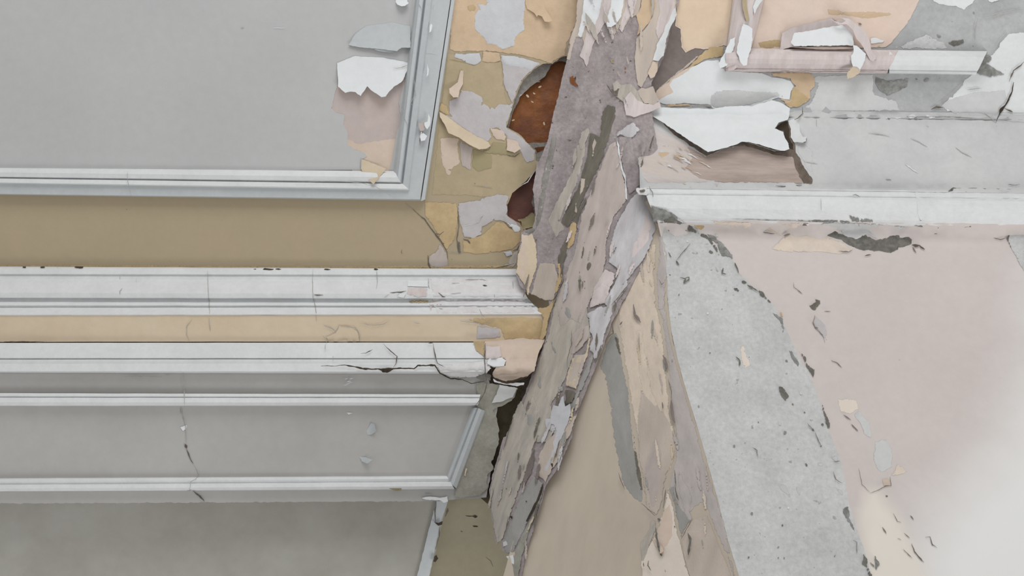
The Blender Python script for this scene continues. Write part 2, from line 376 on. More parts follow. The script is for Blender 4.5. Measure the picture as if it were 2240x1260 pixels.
def row(a, b, z, xl, xr): return (a, b, z, xl, xr)
def lrows(y0, y1, xends):
    out = []
    sel = [r for r in LROWS if y0 <= r[0] <= y1]
    for i, (a, b, z) in enumerate(sel):
        xe = interp(a, xends)
        out.append((a + (b - a) * (-500) / 1100., a + (b - a) * xe / 1100., z, -500, xe))
    return out
def densify(rows, mx=10):
    out = [rows[0]]
    for a, b in zip(rows, rows[1:]):
        n = max(1, int(abs(b[0] - a[0]) / mx))
        for k in range(1, n + 1): out.append(tuple(a[i] + (b[i] - a[i]) * k / n for i in range(5)))
    return out
ENDS = [(560, 1130), (590, 1130), (620, 1142), (650, 1155), (690, 1188), (748, 1192), (752, 1075), (800, 1075), (820, 1062), (862, 1060), (888, 1048), (1046, 980), (1075, 985), (1100, 1060)]
cornice = ribbon('trim_1', densify(lrows(583, 690, ENDS)), -500, 1190, 'white_paint')
tag(cornice, 'white moulded cornice running left along the lower edge of the tan ceiling border', 'cornice', 'structure')
band = ribbon('trim_2', densify(lrows(690, 749, ENDS)), -500, 1192, 'orange_band')
tag(band, 'flat peach orange painted band between the two white cornice mouldings', 'cornice band', 'structure')
corn2 = ribbon('trim_3', densify(lrows(749.5, 816, ENDS)), -500, 1072, 'white_paint')
tag(corn2, 'white moulding under the peach orange band, split by a long crack', 'cornice', 'structure')
frieze = sheet('trim_4', 'grey_paint_warm', None, [(-500, 812), (1062, 815), (1090, 880), (1078, 980), (1072, 1050), (1064, 1088), (960, 1096), (500, 1099), (-500, 1104)],
               lambda x, y: 2.8385, 0, 95, 1.5, grid=18, rough=0.6, rs=120)
tag(frieze, 'grey frieze board with narrow white bead mouldings below the cornice', 'frieze', 'structure')
# ---- beads of the frieze
b1 = ribbon('bead_moulding', densify(lrows(858, 888, [(857, 1052), (888, 1045)]), 4), -500, 1046, 'white_paint', frieze, jagend=0); tag(b1, 'white upper bead')
b2r = lrows(1046, 1075, [(1046, 977), (1075, 994)])
b2 = ribbon('bead_moulding', densify(b2r, 4), -500, 985, 'white_paint', frieze, jagend=0); tag(b2, 'white lower bead')
def poly_ribbon(name, paths, mt, parent, rough=0.3):
    """moulding along several mitred corners: paths = list of (points, depth)"""
    verts = []; faces = []; R = len(paths); cols = None
    for pts, z in paths:
        P = []
        for (x0, y0), (x1, y1) in zip(pts, pts[1:]):
            for k in range(24): P.append((x0 + (x1 - x0) * k / 24, y0 + (y1 - y0) * k / 24))
        P.append(pts[-1]); n = len(P)
        for x, y in P: verts.append(W(x + .4 * fbm(x, y, 50, z * 9), y + .4 * fbm(x, y, 60, 3), z - rough / 1000 * fbm(x, y, 25, z * 3)))
    for r in range(R - 1):
        for k in range(n - 1): faces.append((r * n + k, r * n + k + 1, (r + 1) * n + k + 1, (r + 1) * n + k))
    return link(name, verts, faces, [mt], parent)
b3 = poly_ribbon('bead_moulding', [([(977, 1042), (1032, 894)], 2.838), ([(978, 1046), (1038, 892)], 2.824), ([(981, 1050), (1042, 892)], 2.819), ([(984, 1054), (1045, 893)], 2.824),
    ([(986, 1056), (1047, 893)], 2.817), ([(991, 1062), (1053, 896)], 2.816), ([(998, 1068), (1060, 898)], 2.825), ([(1000, 1070), (1063, 900)], 2.838)], 'frame_grey', frieze)
tag(b3, 'grey painted slanting end bead')
# ---- lower left recessed panel
low = sheet('wall_left', 'shaded_grey_paint', None, [(-500, 1085), (985, 1085), (975, 1110), (952, 1210), (925, 1320), (880, 1600), (-500, 1600)], 'Q', 0, 60, 0.8, grid=22, rough=0.8, rs=150)
tag(low, 'dim grey painted wall set back under the frieze at lower left', 'wall', 'structure')
sheet('raised_edge', 'frame_grey', None, [(955, 1096), (980, 1096), (962, 1150), (950, 1210), (938, 1262), (915, 1380), (885, 1380), (912, 1262), (925, 1210), (940, 1150)], 'Q', 5, 6, 0.8, grid=9, rough=0.8, parent=low)
olive = sheet('wall_back', 'olive_wall', None, [(920, 1075), (1180, 1050), (1200, 1640), (860, 1640)], 'O', 0, 60, 0, grid=20, rough=0.8, rs=90)
tag(olive, 'olive brown strip of wall between the grey wall and the broken corner', 'wall', 'structure')
# ---- broken corner rib
SP_R = [(1480, -300), (1486, 0), (1475, 30), (1452, 125), (1425, 180), (1425, 240), (1440, 330), (1445, 400), (1460, 430), (1440, 520), (1395, 600), (1342, 700), (1308, 790), (1264, 900), (1250, 957), (1226, 1014), (1195, 1060), (1180, 1117), (1163, 1171), (1150, 1214), (1142, 1260), (1110, 1500)]
SP_L = [(1080, 1500), (1129, 1260), (1119, 1229), (1116, 1214), (1099, 1203), (1097, 1180), (1086, 1191), (1081, 1171), (1073, 1114), (1070, 1071), (1084, 1014), (1101, 957), (1107, 954), (1130, 900), (1150, 857), (1164, 817), (1179, 783), (1193, 743), (1204, 686), (1200, 651), (1150, 640), (1134, 620), (1129, 597), (1134, 557), (1140, 510), (1165, 500), (1171, 471), (1166, 414), (1174, 357), (1180, 351), (1197, 311), (1209, 257), (1223, 200), (1240, 131), (1246, 86), (1260, 49), (1271, 0), (1330, -300)]
rib = sheet('plaster_rib', 'mauve_mortar', None, SP_R + SP_L, 'S', 0, 90, 1.5, grid=7, rough=5.0, rs=34)
tag(rib, 'broken plaster rib of bare mauve mortar, its paint torn off in splinters', 'plaster rib')
# ---- shaded face and lit wall on the right
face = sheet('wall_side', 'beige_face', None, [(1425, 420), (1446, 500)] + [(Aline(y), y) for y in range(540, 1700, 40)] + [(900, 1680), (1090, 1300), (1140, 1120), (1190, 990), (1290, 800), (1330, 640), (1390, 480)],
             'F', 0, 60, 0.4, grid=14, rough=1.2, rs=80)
tag(face, 'beige side wall in shade between the broken rib and the bare grey plaster corner', 'wall', 'structure')
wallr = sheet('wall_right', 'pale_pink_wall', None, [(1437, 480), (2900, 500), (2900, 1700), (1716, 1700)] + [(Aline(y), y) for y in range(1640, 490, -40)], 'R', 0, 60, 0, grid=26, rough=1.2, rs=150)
tag(wallr, 'pale pink plaster wall fading to white at lower right', 'wall', 'structure')
def tint(o, mt, name, rgb, t, pts, soft, nz):
    '''second colour on the same wall, fading into the first over a wide zone'''
    P = np.array(tp(t, pts)); q = [o.location + v.co for v in o.data.vertices]
    X = np.array([v.x / (v.z - CAMZ) * F + 1120 for v in q]); Y = np.array([v.y / (v.z - CAMZ) * F + 630 for v in q])
    f = np.where(inside(X, Y, P), np.minimum(1.0, bdist(X, Y, P) / soft), 0.0)
    at = o.data.attributes.new(name, 'FLOAT', 'POINT'); at.data.foreach_set('value', [float(a) for a in f])
    nt = MATS[mt].node_tree; N = nt.nodes; L = nt.links; b = N['Principled BSDF']; src = b.inputs['Base Color'].links[0].from_socket
    a = N.new('ShaderNodeAttribute'); a.attribute_name = name; g = N.new('ShaderNodeNewGeometry')
    n = N.new('ShaderNodeTexNoise'); n.inputs['Scale'].default_value = 9; n.inputs['Detail'].default_value = 7; L.new(g.outputs['Position'], n.inputs['Vector'])
    m1 = N.new('ShaderNodeMath'); m1.operation = 'MULTIPLY_ADD'; m1.inputs[1].default_value = nz; m1.inputs[2].default_value = -nz * 0.5; L.new(n.outputs[0], m1.inputs[0])
    m2 = N.new('ShaderNodeMath'); m2.operation = 'ADD'; L.new(m1.outputs[0], m2.inputs[0]); L.new(a.outputs['Fac'], m2.inputs[1])
    r = N.new('ShaderNodeMapRange'); r.interpolation_type = 'SMOOTHSTEP'; r.inputs[1].default_value = nz * 0.3; L.new(m2.outputs[0], r.inputs[0])
    mx = N.new('ShaderNodeMix'); mx.data_type = 'RGBA'; L.new(r.outputs[0], mx.inputs[0]); L.new(src, mx.inputs[6]); mx.inputs[7].default_value = (*(min(.9, lin(c) / EXPO) for c in rgb), 1)
    L.new(mx.outputs[2], b.inputs['Base Color'])
tint(wallr, 'pale_pink_wall', 'white_coat_and_light', (212, 212, 211), None, [(2140, 500), (3100, 480), (3100, 1800), (1650, 1800), (1850, 1220), (1930, 1040), (2060, 900), (2130, 740)], 260, 0.25)  # white coat, with the window's brightening of the lower right put into the colour
tint(wallr, 'pale_pink_wall', 'cream_coat', (208, 202, 193), None, [(1870, 1040), (1930, 1040), (1990, 1120), (2060, 1260), (2140, 1500), (1880, 1500), (1870, 1260), (1850, 1120)], 50, 0.5)
# ---- right ceiling, cove and moulding
def rrows(vals, xl=1400, xr=2900):
    return [(y + .012 * (xl - 1400), y + .012 * (xr - 1400), z, xl, xr) for y, z in vals]
ceilr = sheet('ceiling_right', 'ceiling_plaster', None, [(1380, -420), (2950, -420), (2950, 272), (1400, 252), (1405, 200), (1430, 60)], 'R', 0, 60, 0, grid=20, rough=1.4, rs=60)
tag(ceilr, 'bare grey plaster ceiling with worn white paint at upper right', 'ceiling', 'structure')
cove = sheet('trim_5', 'light_plaster', None, [(1395, 237), (2950, 255), (2950, 432), (1400, 412), (1398, 330)], 'R', 3, 50, 0, grid=12, rough=1.2, rs=50)
tag(cove, 'pale grey cove curving down between the right ceiling and its heavy white moulding', 'cove', 'structure')
def rr(y0, y1, n=10):
    out = []
    for k in range(n + 1):
        y = y0 + (y1 - y0) * k / n; out.append((y, interp(y, RROWS)))
    return out
mouldr = ribbon('trim_6', [(407 + .012 * 8, 407 + .012 * 1500, 2.862, 1408, 2900)] + [(y + .1, y + .012 * 1500, z, interp(y, [(410, 1408), (440, 1418), (492, 1440)]), 2900) for y, z in rr(411, 490, 16)], 1408, 2900, 'white_paint', rough=1.2)
tag(mouldr, 'heavy rounded white moulding above the pale pink wall', 'moulding', 'structure')
# ================================================================ framed grey panel, upper left
SCAR = off('a', [(340, 520), (346, 640), (320, 740), (295, 830), (330, 860), (395, 880), (392, 950), (420, 1010), (420, 1110), (470, 1140), (530, 1160), (570, 1195), (530, 1225), (525, 1300), (570, 1370), (620, 1408), (740, 1300), (762, 1230), (790, 1050), (830, 900), (812, 780), (870, 600), (700, 520)])
panel = sheet('ceiling_panel', 'grey_paint', None, [(-500, -400), (1010, -400), (913, 0), (866, 372), (0, 372), (-500, 364)], 'P', 0, 12, 0, grid=24, rough=1.0, rs=160, holes=[SCAR])
tag(panel, 'large smooth grey ceiling panel in a moulded frame, its paint peeling near the corner', 'ceiling panel')
sheet('bare_primer', 'pink_primer', 'a', [(300, 480), (900, 480), (870, 1130), (400, 1110), (260, 830)], 'P', -1.5, 3, 0, grid=20, parent=panel)['label'] = 'pinkish primer where the grey paint came off'
sheet('bare_primer', 'peach_primer', 'a', [(400, 1060), (500, 1100), (820, 1060), (800, 1400), (620, 1420), (480, 1400)], 'P', -1.2, 3, 2, grid=20, parent=panel)['label'] = 'peach primer at the tip of the scar'
TOPX = lambda xb, yb, xt: (xt + (xt - xb) * 400 / yb, -400)
FR = [((0, 367), (860, 374), 908, 2.986), ((0, 370), (866, 379), 912, 2.970), ((0, 377), (870, 388), 918, 2.963), ((0, 386), (875, 397), 925, 2.966), ((0, 389), (880, 401), 929, 2.979), ((0, 391), (882, 403), 932, 2.966),
      ((0, 399), (893, 413), 943, 2.964), ((0, 401), (896, 416), 946, 2.974), ((0, 424), (919, 436), 985, 2.974), ((0, 426), (921, 439), 987, 3.001)]
def frame_pts(l, c, xt): 
    s = (c[1] - l[1]) / (c[0] - l[0]); return [(-500, l[1] - 500 * s), c, TOPX(c[0], c[1], xt)]
frame = poly_ribbon('panel_frame', [(frame_pts(l, c, xt)[:2], z) for l, c, xt, z in FR[:8]], 'white_paint', panel, 0.5); tag(frame, 'stepped moulding of the frame, whitened for the light it faces')  # lower run whiter than the side: the light it faces is coloured in
frame = poly_ribbon('panel_frame', [(frame_pts(l, c, xt)[1:], z) for l, c, xt, z in FR[:8]], 'frame_grey', panel, 0.5); tag(frame, 'stepped moulding up the side of the frame, greyed for its weaker light')
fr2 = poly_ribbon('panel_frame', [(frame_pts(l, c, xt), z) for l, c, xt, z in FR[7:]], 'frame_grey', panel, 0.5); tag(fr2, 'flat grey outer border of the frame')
fr3 = poly_ribbon('edge_strip', [([(921, 440), TOPX(921, 440, 987)], 2.976), ([(929, 437), TOPX(929, 437, 994)], 2.982), ([(931, 437), TOPX(931, 437, 996)], 3.001)], 'frame_grey', panel, 0.5)
K = dict(parent=panel)
crack('b', [(0, 348), (110, 345), (180, 338), (300, 336), (420, 342), (520, 352), (640, 382), (720, 430), (800, 475)], 1.0, 'P', 'hairline', 24, **K)
crack('a', [(930, 590), (940, 720), (905, 790), (925, 815)], 1.4, 'P', 'hairline', 24, **K)
crack('a', [(810, 780), (850, 880), (895, 1000)], 1.0, 'P', 'hairline', 24, **K)
crack('m', [(975, 260), (975, 320), (985, 370), (1000, 430), (1010, 455)], 1.2, 'P', 'hairline', 24, **K)
crack('a', [(1010, 410), (1060, 412), (1110, 420)], 1.0, 'P', 'hairline', 24, **K)
for q in ((965, 30, 990), (1080, 40, 1075)): crack('a', [(q[0], q[1]), (q[2], q[1] + 45)], 1.2, 'P', 'hairline', 24, **K)
for pts in ([(1060, 180), (1070, 195), (1062, 240), (1048, 250), (1050, 200)], [(1030, 490), (1045, 530), (1040, 570), (1025, 590), (1030, 540)],
            [(1040, 870), (1055, 900), (1052, 960), (1030, 990), (1010, 960), (1010, 940), (1035, 930)], [(985, 1010), (1030, 1040), (1015, 1075), (985, 1080), (975, 1050)]):
    sheet('paint_chip', 'bright_flake', 'a', pts, 'P', 23, 1.5, 0.6, 2.5, 5, 0.3, curl=(pts[0], pts[3], 5), parent=panel)
sheet('bare_primer', 'pink_primer', 'a', [(965, 945), (1010, 940), (1015, 985), (1000, 1005), (975, 1000)], 'P', 21.5, 1, 0.6, 2.5, 5, parent=panel)
crack('a', [(1000, 1000), (975, 1060), (975, 1115)], 2.0, 'P', 'crack_dark', 23, **K)
blob('a', (135, 840), 6, 'P', 'hairline', panel); blob('a', (45, 965), 5, 'P', 'hairline', panel)
# hanging paint on the panel
f = sheet('paint_flake', 'bright_flake', 'a', [(340, 480), (480, 430), (700, 440), (890, 480), (880, 530), (850, 605), (830, 632), (780, 660), (740, 700), (715, 740), (680, 744), (640, 715), (600, 690), (572, 660), (545, 700), (520, 737), (480, 705), (440, 700), (405, 710), (350, 665)],
          'P', 2, 1.2, 0.8, 3, 8, 0.8, 40, curl=((600, 430), (620, 740), 22)); tag(f, 'largest white paint flake hanging from the grey ceiling panel, torn into three points', 'paint flake')
f = sheet('paint_flake', 'frame_grey', 'a', [(430, 345), (480, 260), (560, 200), (760, 170), (900, 200), (905, 365), (835, 365), (800, 392), (740, 385), (700, 378), (640, 372), (540, 366)],
          'P', 1, 1.2, 0.8, 3, 8, 0.6, 40, curl=((650, 170), (680, 390), 13)); tag(f, 'pale grey paint blister splitting open just above the largest hanging flake', 'paint flake')
sheet('paint_flake', 'frame_grey', 'a', [(640, 366), (700, 372), (780, 398), (740, 402), (660, 390), (625, 378)], 'P', 9, 1, 0.5, 3, 5, parent=panel)
f = sheet('paint_flake', 'cream_flake', 'b', [(530, 170), (590, 192), (715, 240), (690, 275), (655, 320), (620, 360), (590, 335), (560, 310), (535, 280), (522, 235)],
          'P', 4, 1.5, 0.8, 3, 6, 0.5, 30, curl=((560, 180), (620, 350), 26)); tag(f, 'small cream paint flap folded over the white frame at the panel corner', 'paint flake')
f = sheet('paint_flake', 'bright_flake', 'a', [(795, -20), (880, -20), (878, 12), (890, 24), (860, 44), (835, 48), (805, 35), (790, 15)], 'P', 2, 1.2, 0.8, 3, 6, curl=((830, -20), (840, 45), 16)); tag(f, 'small white paint curl at the top edge of the grey ceiling panel', 'paint flake')
crack('a', [(770, 522), (830, 520), (880, 500)], 1.6, 'P', 'hairline', 8, **K); crack('a', [(420, 348), (500, 350), (540, 358), (545, 320)], 1.4, 'P', 'hairline', 4, **K)
crack('a', [(-400, 215), (-370, 210)], 1.5, 'P', 'hairline', 2, **K); crack('a', [(-150, 213), (-60, 214)], 1.5, 'P', 'bright_flake', 2, **K)
# ================================================================ ceiling right of the panel
P = dict(parent=ceiling)
sheet('plaster_patch', 'concrete', 'a', [(1500, 380), (2140, 380), (2250, 640), (2200, 1260), (1800, 1260), (1540, 1000)], 'H', 0, 30, 0, grid=7, rough=3, rs=16, holes=[off('a', [(2040, 465), (2100, 480), (2160, 590), (2140, 960), (2100, 1092), (1935, 1090), (1800, 1095), (1740, 1030), (1655, 980), (1690, 850), (1740, 740), (1800, 690), (1840, 650), (1930, 590), (1980, 500)]),
      off('a', [(1850, 1130), (1940, 1120), (1960, 1180), (1930, 1240), (1885, 1228), (1870, 1160)])], parent=ceiling)['label'] = 'rough grey concrete rim of the hole'
b = sheet('brick', 'brown_brick', 'a', [(1640, 420), (2190, 420), (2180, 1100), (1620, 1100)], 'B', 0, 30, 0, grid=8, rough=6, rs=30, parent=ceiling); b['label'] = 'shiny orange-brown brick seen through the hole'
b = sheet('brick', 'brown_brick', 'a', [(1820, 1112), (1990, 1112), (1980, 1260), (1820, 1260)], 'B', 3, 30, 0, grid=9, rough=4, rs=20, parent=ceiling)
b = sheet('brick', 'red_brick', 'b', [(1600, 240), (2020, 240), (2000, 720), (1600, 720)], 'H', -4, 30, 0, grid=8, rough=5, rs=26, parent=ceiling); b['label'] = 'dull red brick in the lower hole'
sheet('plaster_patch', 'olive_stain', 'b', [(1700, 622), (1760, 618), (1830, 572), (1870, 590), (1900, 660), (1850, 690), (1760, 712), (1740, 655)], 'C', -6, 20, 1.5, grid=7, rough=2, **P)
sheet('plaster_patch', 'concrete', 'b', [(1850, 130), (1960, 60), (1980, 300), (1960, 560), (1900, 640), (1850, 600), (1820, 500), (1850, 400), (1880, 290), (1840, 200)], 'C', -4, 30, 2, grid=7, rough=3, rs=18, **P)
sheet('paint_layer', 'peach_tan', 'a', [(1245, -200), (2240, -200), (2215, 60), (2170, 200), (2110, 330), (2090, 430), (2030, 455), (1980, 495), (1900, 465), (1850, 455), (1700, 420), (1585, 412), (1500, 400), (1240, 400), (1190, 380)],
      'C', 1.4, 1.5, 1.2, grid=10, rough=0.4, rs=26, **P)['label'] = 'tan paint above the hole, in a lighter lit tone'  # same tan paint as the border, its stronger light put into the colour
sheet('paint_layer', 'tan_stained', 'a', [(1180, 400), (1600, 470), (1640, 770), (1800, 1090), (1870, 1160), (1900, 1260), (2000, 1560), (1300, 1500), (1060, 1500), (1110, 1000)], 'C', 0.8, 1.5, 1, grid=10, rough=0.3, rs=30, holes=[HOLE1, HOLE2], **P)
def lay(mt, t, pts, lift=1.8, d='C', jag=1.3, par=None, name='plaster_patch', **k):
    if lift > 3.9 and 'soft' not in k: k['soft'] = SOFTN.get(name, 0) if name != 'plaster_patch' else 0
    return sheet(name, mt, t, pts, d, lift, k.pop('thick', 1.5), jag, k.pop('step', 4), k.pop('grid', 11), k.pop('rough', 0.6), k.pop('rs', 25), parent=par if par is not None else ceiling, **k)
lay('blue_white', 'a', [(1490, -200), (1790, -200), (1785, 60), (1770, 180), (1780, 230), (1710, 290), (1700, 355), (1610, 385), (1590, 375), (1560, 350), (1490, 340), (1460, 290), (1390, 235), (1385, 200), (1395, 110), (1420, 60), (1395, 20), (1480, 30)], 2.4)
lay('yellow_ochre', 'a', [(1330, 45), (1390, 30), (1415, 60), (1395, 88), (1340, 84)], 2.6, grid=7)
lay('blue_white', 'a', [(1240, 400), (1300, 405), (1440, 400), (1450, 470), (1400, 505), (1330, 490), (1290, 460), (1230, 440)], 2.6)
lay('peach_tan', 'a', [(1450, 385), (1585, 400), (1600, 470), (1480, 485), (1450, 470)], 2.6)
lay('lilac_plaster', 'a', [(1585, 415), (1700, 425), (1850, 460), (1920, 483), (1850, 530), (1760, 620), (1725, 690), (1700, 760), (1680, 840), (1640, 975), (1740, 1030), (1800, 1090), (1860, 1150), (1850, 1230), (1790, 1260), (1740, 1160), (1650, 1150), (1640, 1040), (1560, 980), (1510, 990), (1530, 1050), (1500, 1090), (1420, 1080), (1300, 990), (1140, 870), (1200, 880), (1195, 770), (1270, 740), (1280, 685), (1370, 695), (1450, 735), (1460, 790), (1510, 820), (1560, 815), (1570, 790), (1670, 790), (1640, 720), (1610, 640), (1605, 540)], 2.2)
lay('blue_white', 'a', [(1585, 415), (1700, 425), (1840, 460), (1890, 490), (1820, 540), (1740, 520), (1620, 500)], 3.0)
lay('peach_primer', 'a', [(1510, 980), (1560, 975), (1620, 1000), (1640, 1050), (1630, 1090), (1560, 1070), (1530, 1040)], 3.2)
lay('olive_stain', 'a', [(1430, 1150), (1500, 1140), (1530, 1080), (1640, 1100), (1650, 1150), (1740, 1170), (1680, 1200), (1640, 1190), (1560, 1180), (1480, 1180)], 3.0, rough=2, rs=14, grid=7)
lay('peach_primer', 'a', [(1640, 1060), (1720, 1080), (1750, 1140), (1700, 1170), (1640, 1150)], 4, curl=((1660, 1060), (1700, 1180), 10))
lay('peach_primer', 'b', [(1120, 0), (1280, 0), (1270, 100), (1290, 200), (1230, 240), (1215, 290), (1185, 305), (1160, 240), (1140, 200), (1130, 100)], 1.8)
lay('mauve_beige', 'b', [(1280, 20), (1380, 80), (1370, 230), (1400, 260), (1350, 250), (1290, 220), (1275, 120)], 2.2)
lay('olive_stain', 'b', [(1380, 90), (1450, 100), (1530, 130), (1530, 240), (1420, 270), (1370, 230)], 2.0)
lay('lilac_plaster', 'b', [(1265, 505), (1400, 480), (1480, 455), (1560, 435), (1660, 445), (1645, 520), (1650, 600), (1720, 650), (1750, 700), (1700, 715), (1620, 650), (1540, 640), (1460, 690), (1450, 750), (1380, 780), (1310, 765), (1290, 700), (1270, 640)], 2.2)
lay('bright_flake', 'b', [(1630, 650), (1700, 665), (1752, 690), (1750, 722), (1700, 732), (1660, 690)], 3, grid=7)
lay('blue_white', 'b', [(1605, 875), (1680, 860), (1690, 905), (1640, 920)], 3, grid=7)
lay('mauve_beige', 'b', [(1130, 810), (1165, 860), (1190, 900), (1200, 990), (1120, 1005), (1060, 990), (1035, 960), (1045, 910), (1090, 875)], 2.0)
lay('bone', 'b', [(1690, 880), (1735, 860), (1720, 960), (1700, 1000), (1560, 995), (1640, 960)], 2.0, grid=7)
lay('yellow_ochre', 'b', [(1010, 490), (1260, 500), (1270, 640), (1250, 780), (1180, 870), (1130, 790), (1070, 680), (1010, 600)], 1.8)
lay('yellow_ochre', 'b', [(1300, 790), (1460, 740), (1560, 640), (1640, 660), (1745, 720), (1750, 800), (1690, 860), (1600, 880), (1400, 900), (1300, 880)], 1.6)
lay('yellow_ochre', 'a', [(1130, 780), (1190, 800), (1205, 880), (1190, 885), (1140, 860), (1120, 840)], 2.6, grid=7)
lay('yellow_ochre', 'm', [(-1700, 975), (900, 975), (2240, 985), (3900, 975), (3950, 1010), (2240, 1014), (-1700, 1003)], 1.2, jag=0.6, grid=12)
for t_, p_, w_, m_ in (('b', [(920, 550), (960, 590), (1010, 625), (1090, 740), (1140, 800), (1185, 880), (1190, 940)], 2.2, 'crack_dark'), ('b', [(860, 500), (920, 550)], 1.0, 'hairline'), ('b', [(1090, 740), (1130, 745), (1160, 720)], 1.6, 'crack_dark'),
                       ('b', [(1265, 560), (1272, 680), (1260, 780), (1262, 830)], 1.8, 'crack_dark'), ('b', [(1040, 905), (1038, 970), (1055, 1000), (1080, 1050)], 2.4, 'crack_dark'), ('b', [(1300, 685), (1370, 678), (1430, 650), (1460, 600)], 1.8, 'hairline'),
                       ('b', [(1290, 670), (1350, 662), (1410, 640), (1455, 605)], 1.4, 'hairline'), ('b', [(1305, 780), (1340, 790), (1360, 815)], 3.0, 'crack_dark'), ('b', [(1190, 880), (1250, 885), (1320, 880)], 1.2, 'hairline'),
                       ('b', [(840, 860), (832, 880), (842, 893)], 1.6, 'crack_dark'), ('b', [(1620, 650), (1660, 690), (1700, 712)], 2.5, 'olive_wood'), ('b', [(1690, 870), (1720, 860), (1740, 820)], 2.2, 'crack_dark'), ('b', [(1380, 370), (1450, 380), (1530, 390)], 1.0, 'hairline'),
                       ('b', [(1640, 140), (1700, 150), (1740, 120)], 1.8, 'olive_wood'), ('b', [(1860, 255), (1800, 340), (1740, 380)], 2.0, 'bright_flake'), ('b', [(1560, 1000), (1640, 985), (1700, 965)], 2.0, 'olive_wood'), ('a', [(1200, 455), (1330, 480), (1400, 500)], 1.4, 'olive_stain')):
    crack(t_, p_, w_, 'C', m_, 4.0, ceiling)
lay('olive_wood', 'b', [(1258, 790), (1285, 800), (1290, 860), (1300, 890), (1275, 900), (1258, 860)], 4, grid=6, name='mould_stain')
for c in ((1130, 130), (1150, 140), (1395, 355), (1220, 935), (1170, 900)): blob('b', c, 9, 'C', 'crack_dark', ceiling, lift=3.4)
for c in ((970, 552), (2030, 460)): blob('m', c, 7, 'C', 'crack_dark', ceiling)
for x, r in ((185, 16), (325, 20), (440, 8), (605, 38), (2050, 45), (2130, 30), (1950, 10)): blob('m', (x, 992 + (18 if x > 1500 else 4)), r, 'C', 'dark_gap', ceiling, 'rust_hole', 0.2, lift=30)
blob('b', (265, 1012), 30, 'C', 'dark_gap', ceiling, 'rust_hole', 0.25, lift=30); blob('b', (637, 1012), 16, 'C', 'dark_gap', ceiling, 'rust_hole', 0.35, lift=30)
fl = sheet('paint_flake', 'cream_flake', 'a', [(1125, 855), (1190, 895), (1300, 975), (1410, 1045), (1500, 1085), (1515, 1120), (1480, 1140), (1430, 1145), (1360, 1110), (1270, 1050), (1195, 1020), (1170, 960), (1130, 900)], 'C', 4, 1.5, 0.9, 3, 7, 0.6, curl=((1360, 980), (1290, 1080), 24))
tag(fl, 'long cream strip of paint curling down below the lilac patch left of the brown hole', 'paint flake')
fl = sheet('paint_flake', 'peach_tan', 'a', [(1780, -120), (1880, -120), (1930, 60), (1990, 160), (1960, 168), (1930, 165), (1910, 130), (1880, 115), (1870, 128), (1850, 100), (1795, 65), (1783, 30)], 'C', 3, 2.5, 0.7, 3, 7, 0.4, curl=((1900, 0), (1920, 165), 16))
tag(fl, 'pointed peach paint flake hanging near the top of the picture above the brown hole', 'paint flake')
fl = sheet('paint_flake', 'peach_primer', 'a', [(1200, 680), (1265, 630), (1285, 540), (1308, 540), (1305, 640), (1280, 690), (1270, 745), (1230, 745), (1200, 712)], 'C', 3, 1.5, 0.7, 3, 5, 0.4, curl=((1290, 560), (1230, 745), 20))
tag(fl, 'small pale tongue-shaped paint flake beside the right edge of the grey framed panel', 'paint flake')
for c in ((1835, 780), (1895, 665), (1800, 735), (1850, 715), (1690, 920), (1925, 945), (1885, 625)): blob('a', c, 13, 'B', 'cream_flake', ceiling, 'crumb', 0.5, random.random() * 3, 12)
# ================================================================ cornice damage (left)
def lc(mt, t, pts, lift=1.5, par=cornice, **k): return lay(mt, t, pts, lift, 'L', par=par, **k)
lc('pink_white', 'c', [(880, 238), (1040, 238), (1030, 270), (1030, 310), (960, 318), (870, 290)], name='bare_patch', jag=0.6, grid=6)
lc('tan_stained', 'c', [(890, 335), (1045, 335), (1040, 368), (888, 366)], name='bare_patch', jag=0.5, grid=6)
lc('pink_white', 'c', [(1045, 345), (1160, 345), (1165, 378), (1075, 378), (1060, 430), (1050, 400)], name='bare_patch', jag=0.5, grid=6)
lc('white_worn', 'c', [(1050, 160), (1740, 160), (1800, 330), (1890, 445), (1100, 450), (1060, 330)], 0.8, name='worn_paint', jag=1.0, grid=8)
for p in ([(880, 190), (1035, 190), (1038, 236), (880, 232)], [(820, 290), (870, 285), (850, 320), (800, 310)]): lc('bright_flake', 'c', p, 3, name='paint_chip', jag=0.4, grid=6)
for p, w_ in (([(745, 279), (830, 276), (870, 268)], 2.6), ([(1320, 182), (1450, 180), (1490, 190)], 1.8), ([(1220, 208), (1280, 208)], 1.3), ([(1455, 225), (1490, 228)], 3.5), ([(1115, 280), (1150, 310), (1170, 315)], 2.5), ([(1210, 290), (1290, 282)], 1.6), ([(1680, 330), (1740, 350)], 1.8),
              ([(155, 100), (152, 200), (157, 320), (175, 390), (185, 500)], 1.4), ([(645, 100), (650, 200), (640, 250)], 1.2), ([(1040, 170), (1038, 220), (1050, 250)], 1.8), ([(1685, 190), (1690, 250)], 1.6), ([(160, 300), (235, 300)], 2.4), ([(1545, 290), (1550, 330)], 1.2), ([(700, 320), (740, 290)], 1.2), ([(1120, 402), (1150, 406)], 1.8)):
    crack('c', p, w_, 'L', 'hairline' if w_ < 2.2 else 'crack_dark', 2.2, cornice)
for p in ([(920, 150), (918, 180)], [(1040, 175), (1045, 200)], [(935, 245), (918, 270), (918, 298)], [(1588, 110), (1598, 320), (1605, 450)]): crack('n', p, 1.3, 'L', 'hairline', 2.2, cornice)
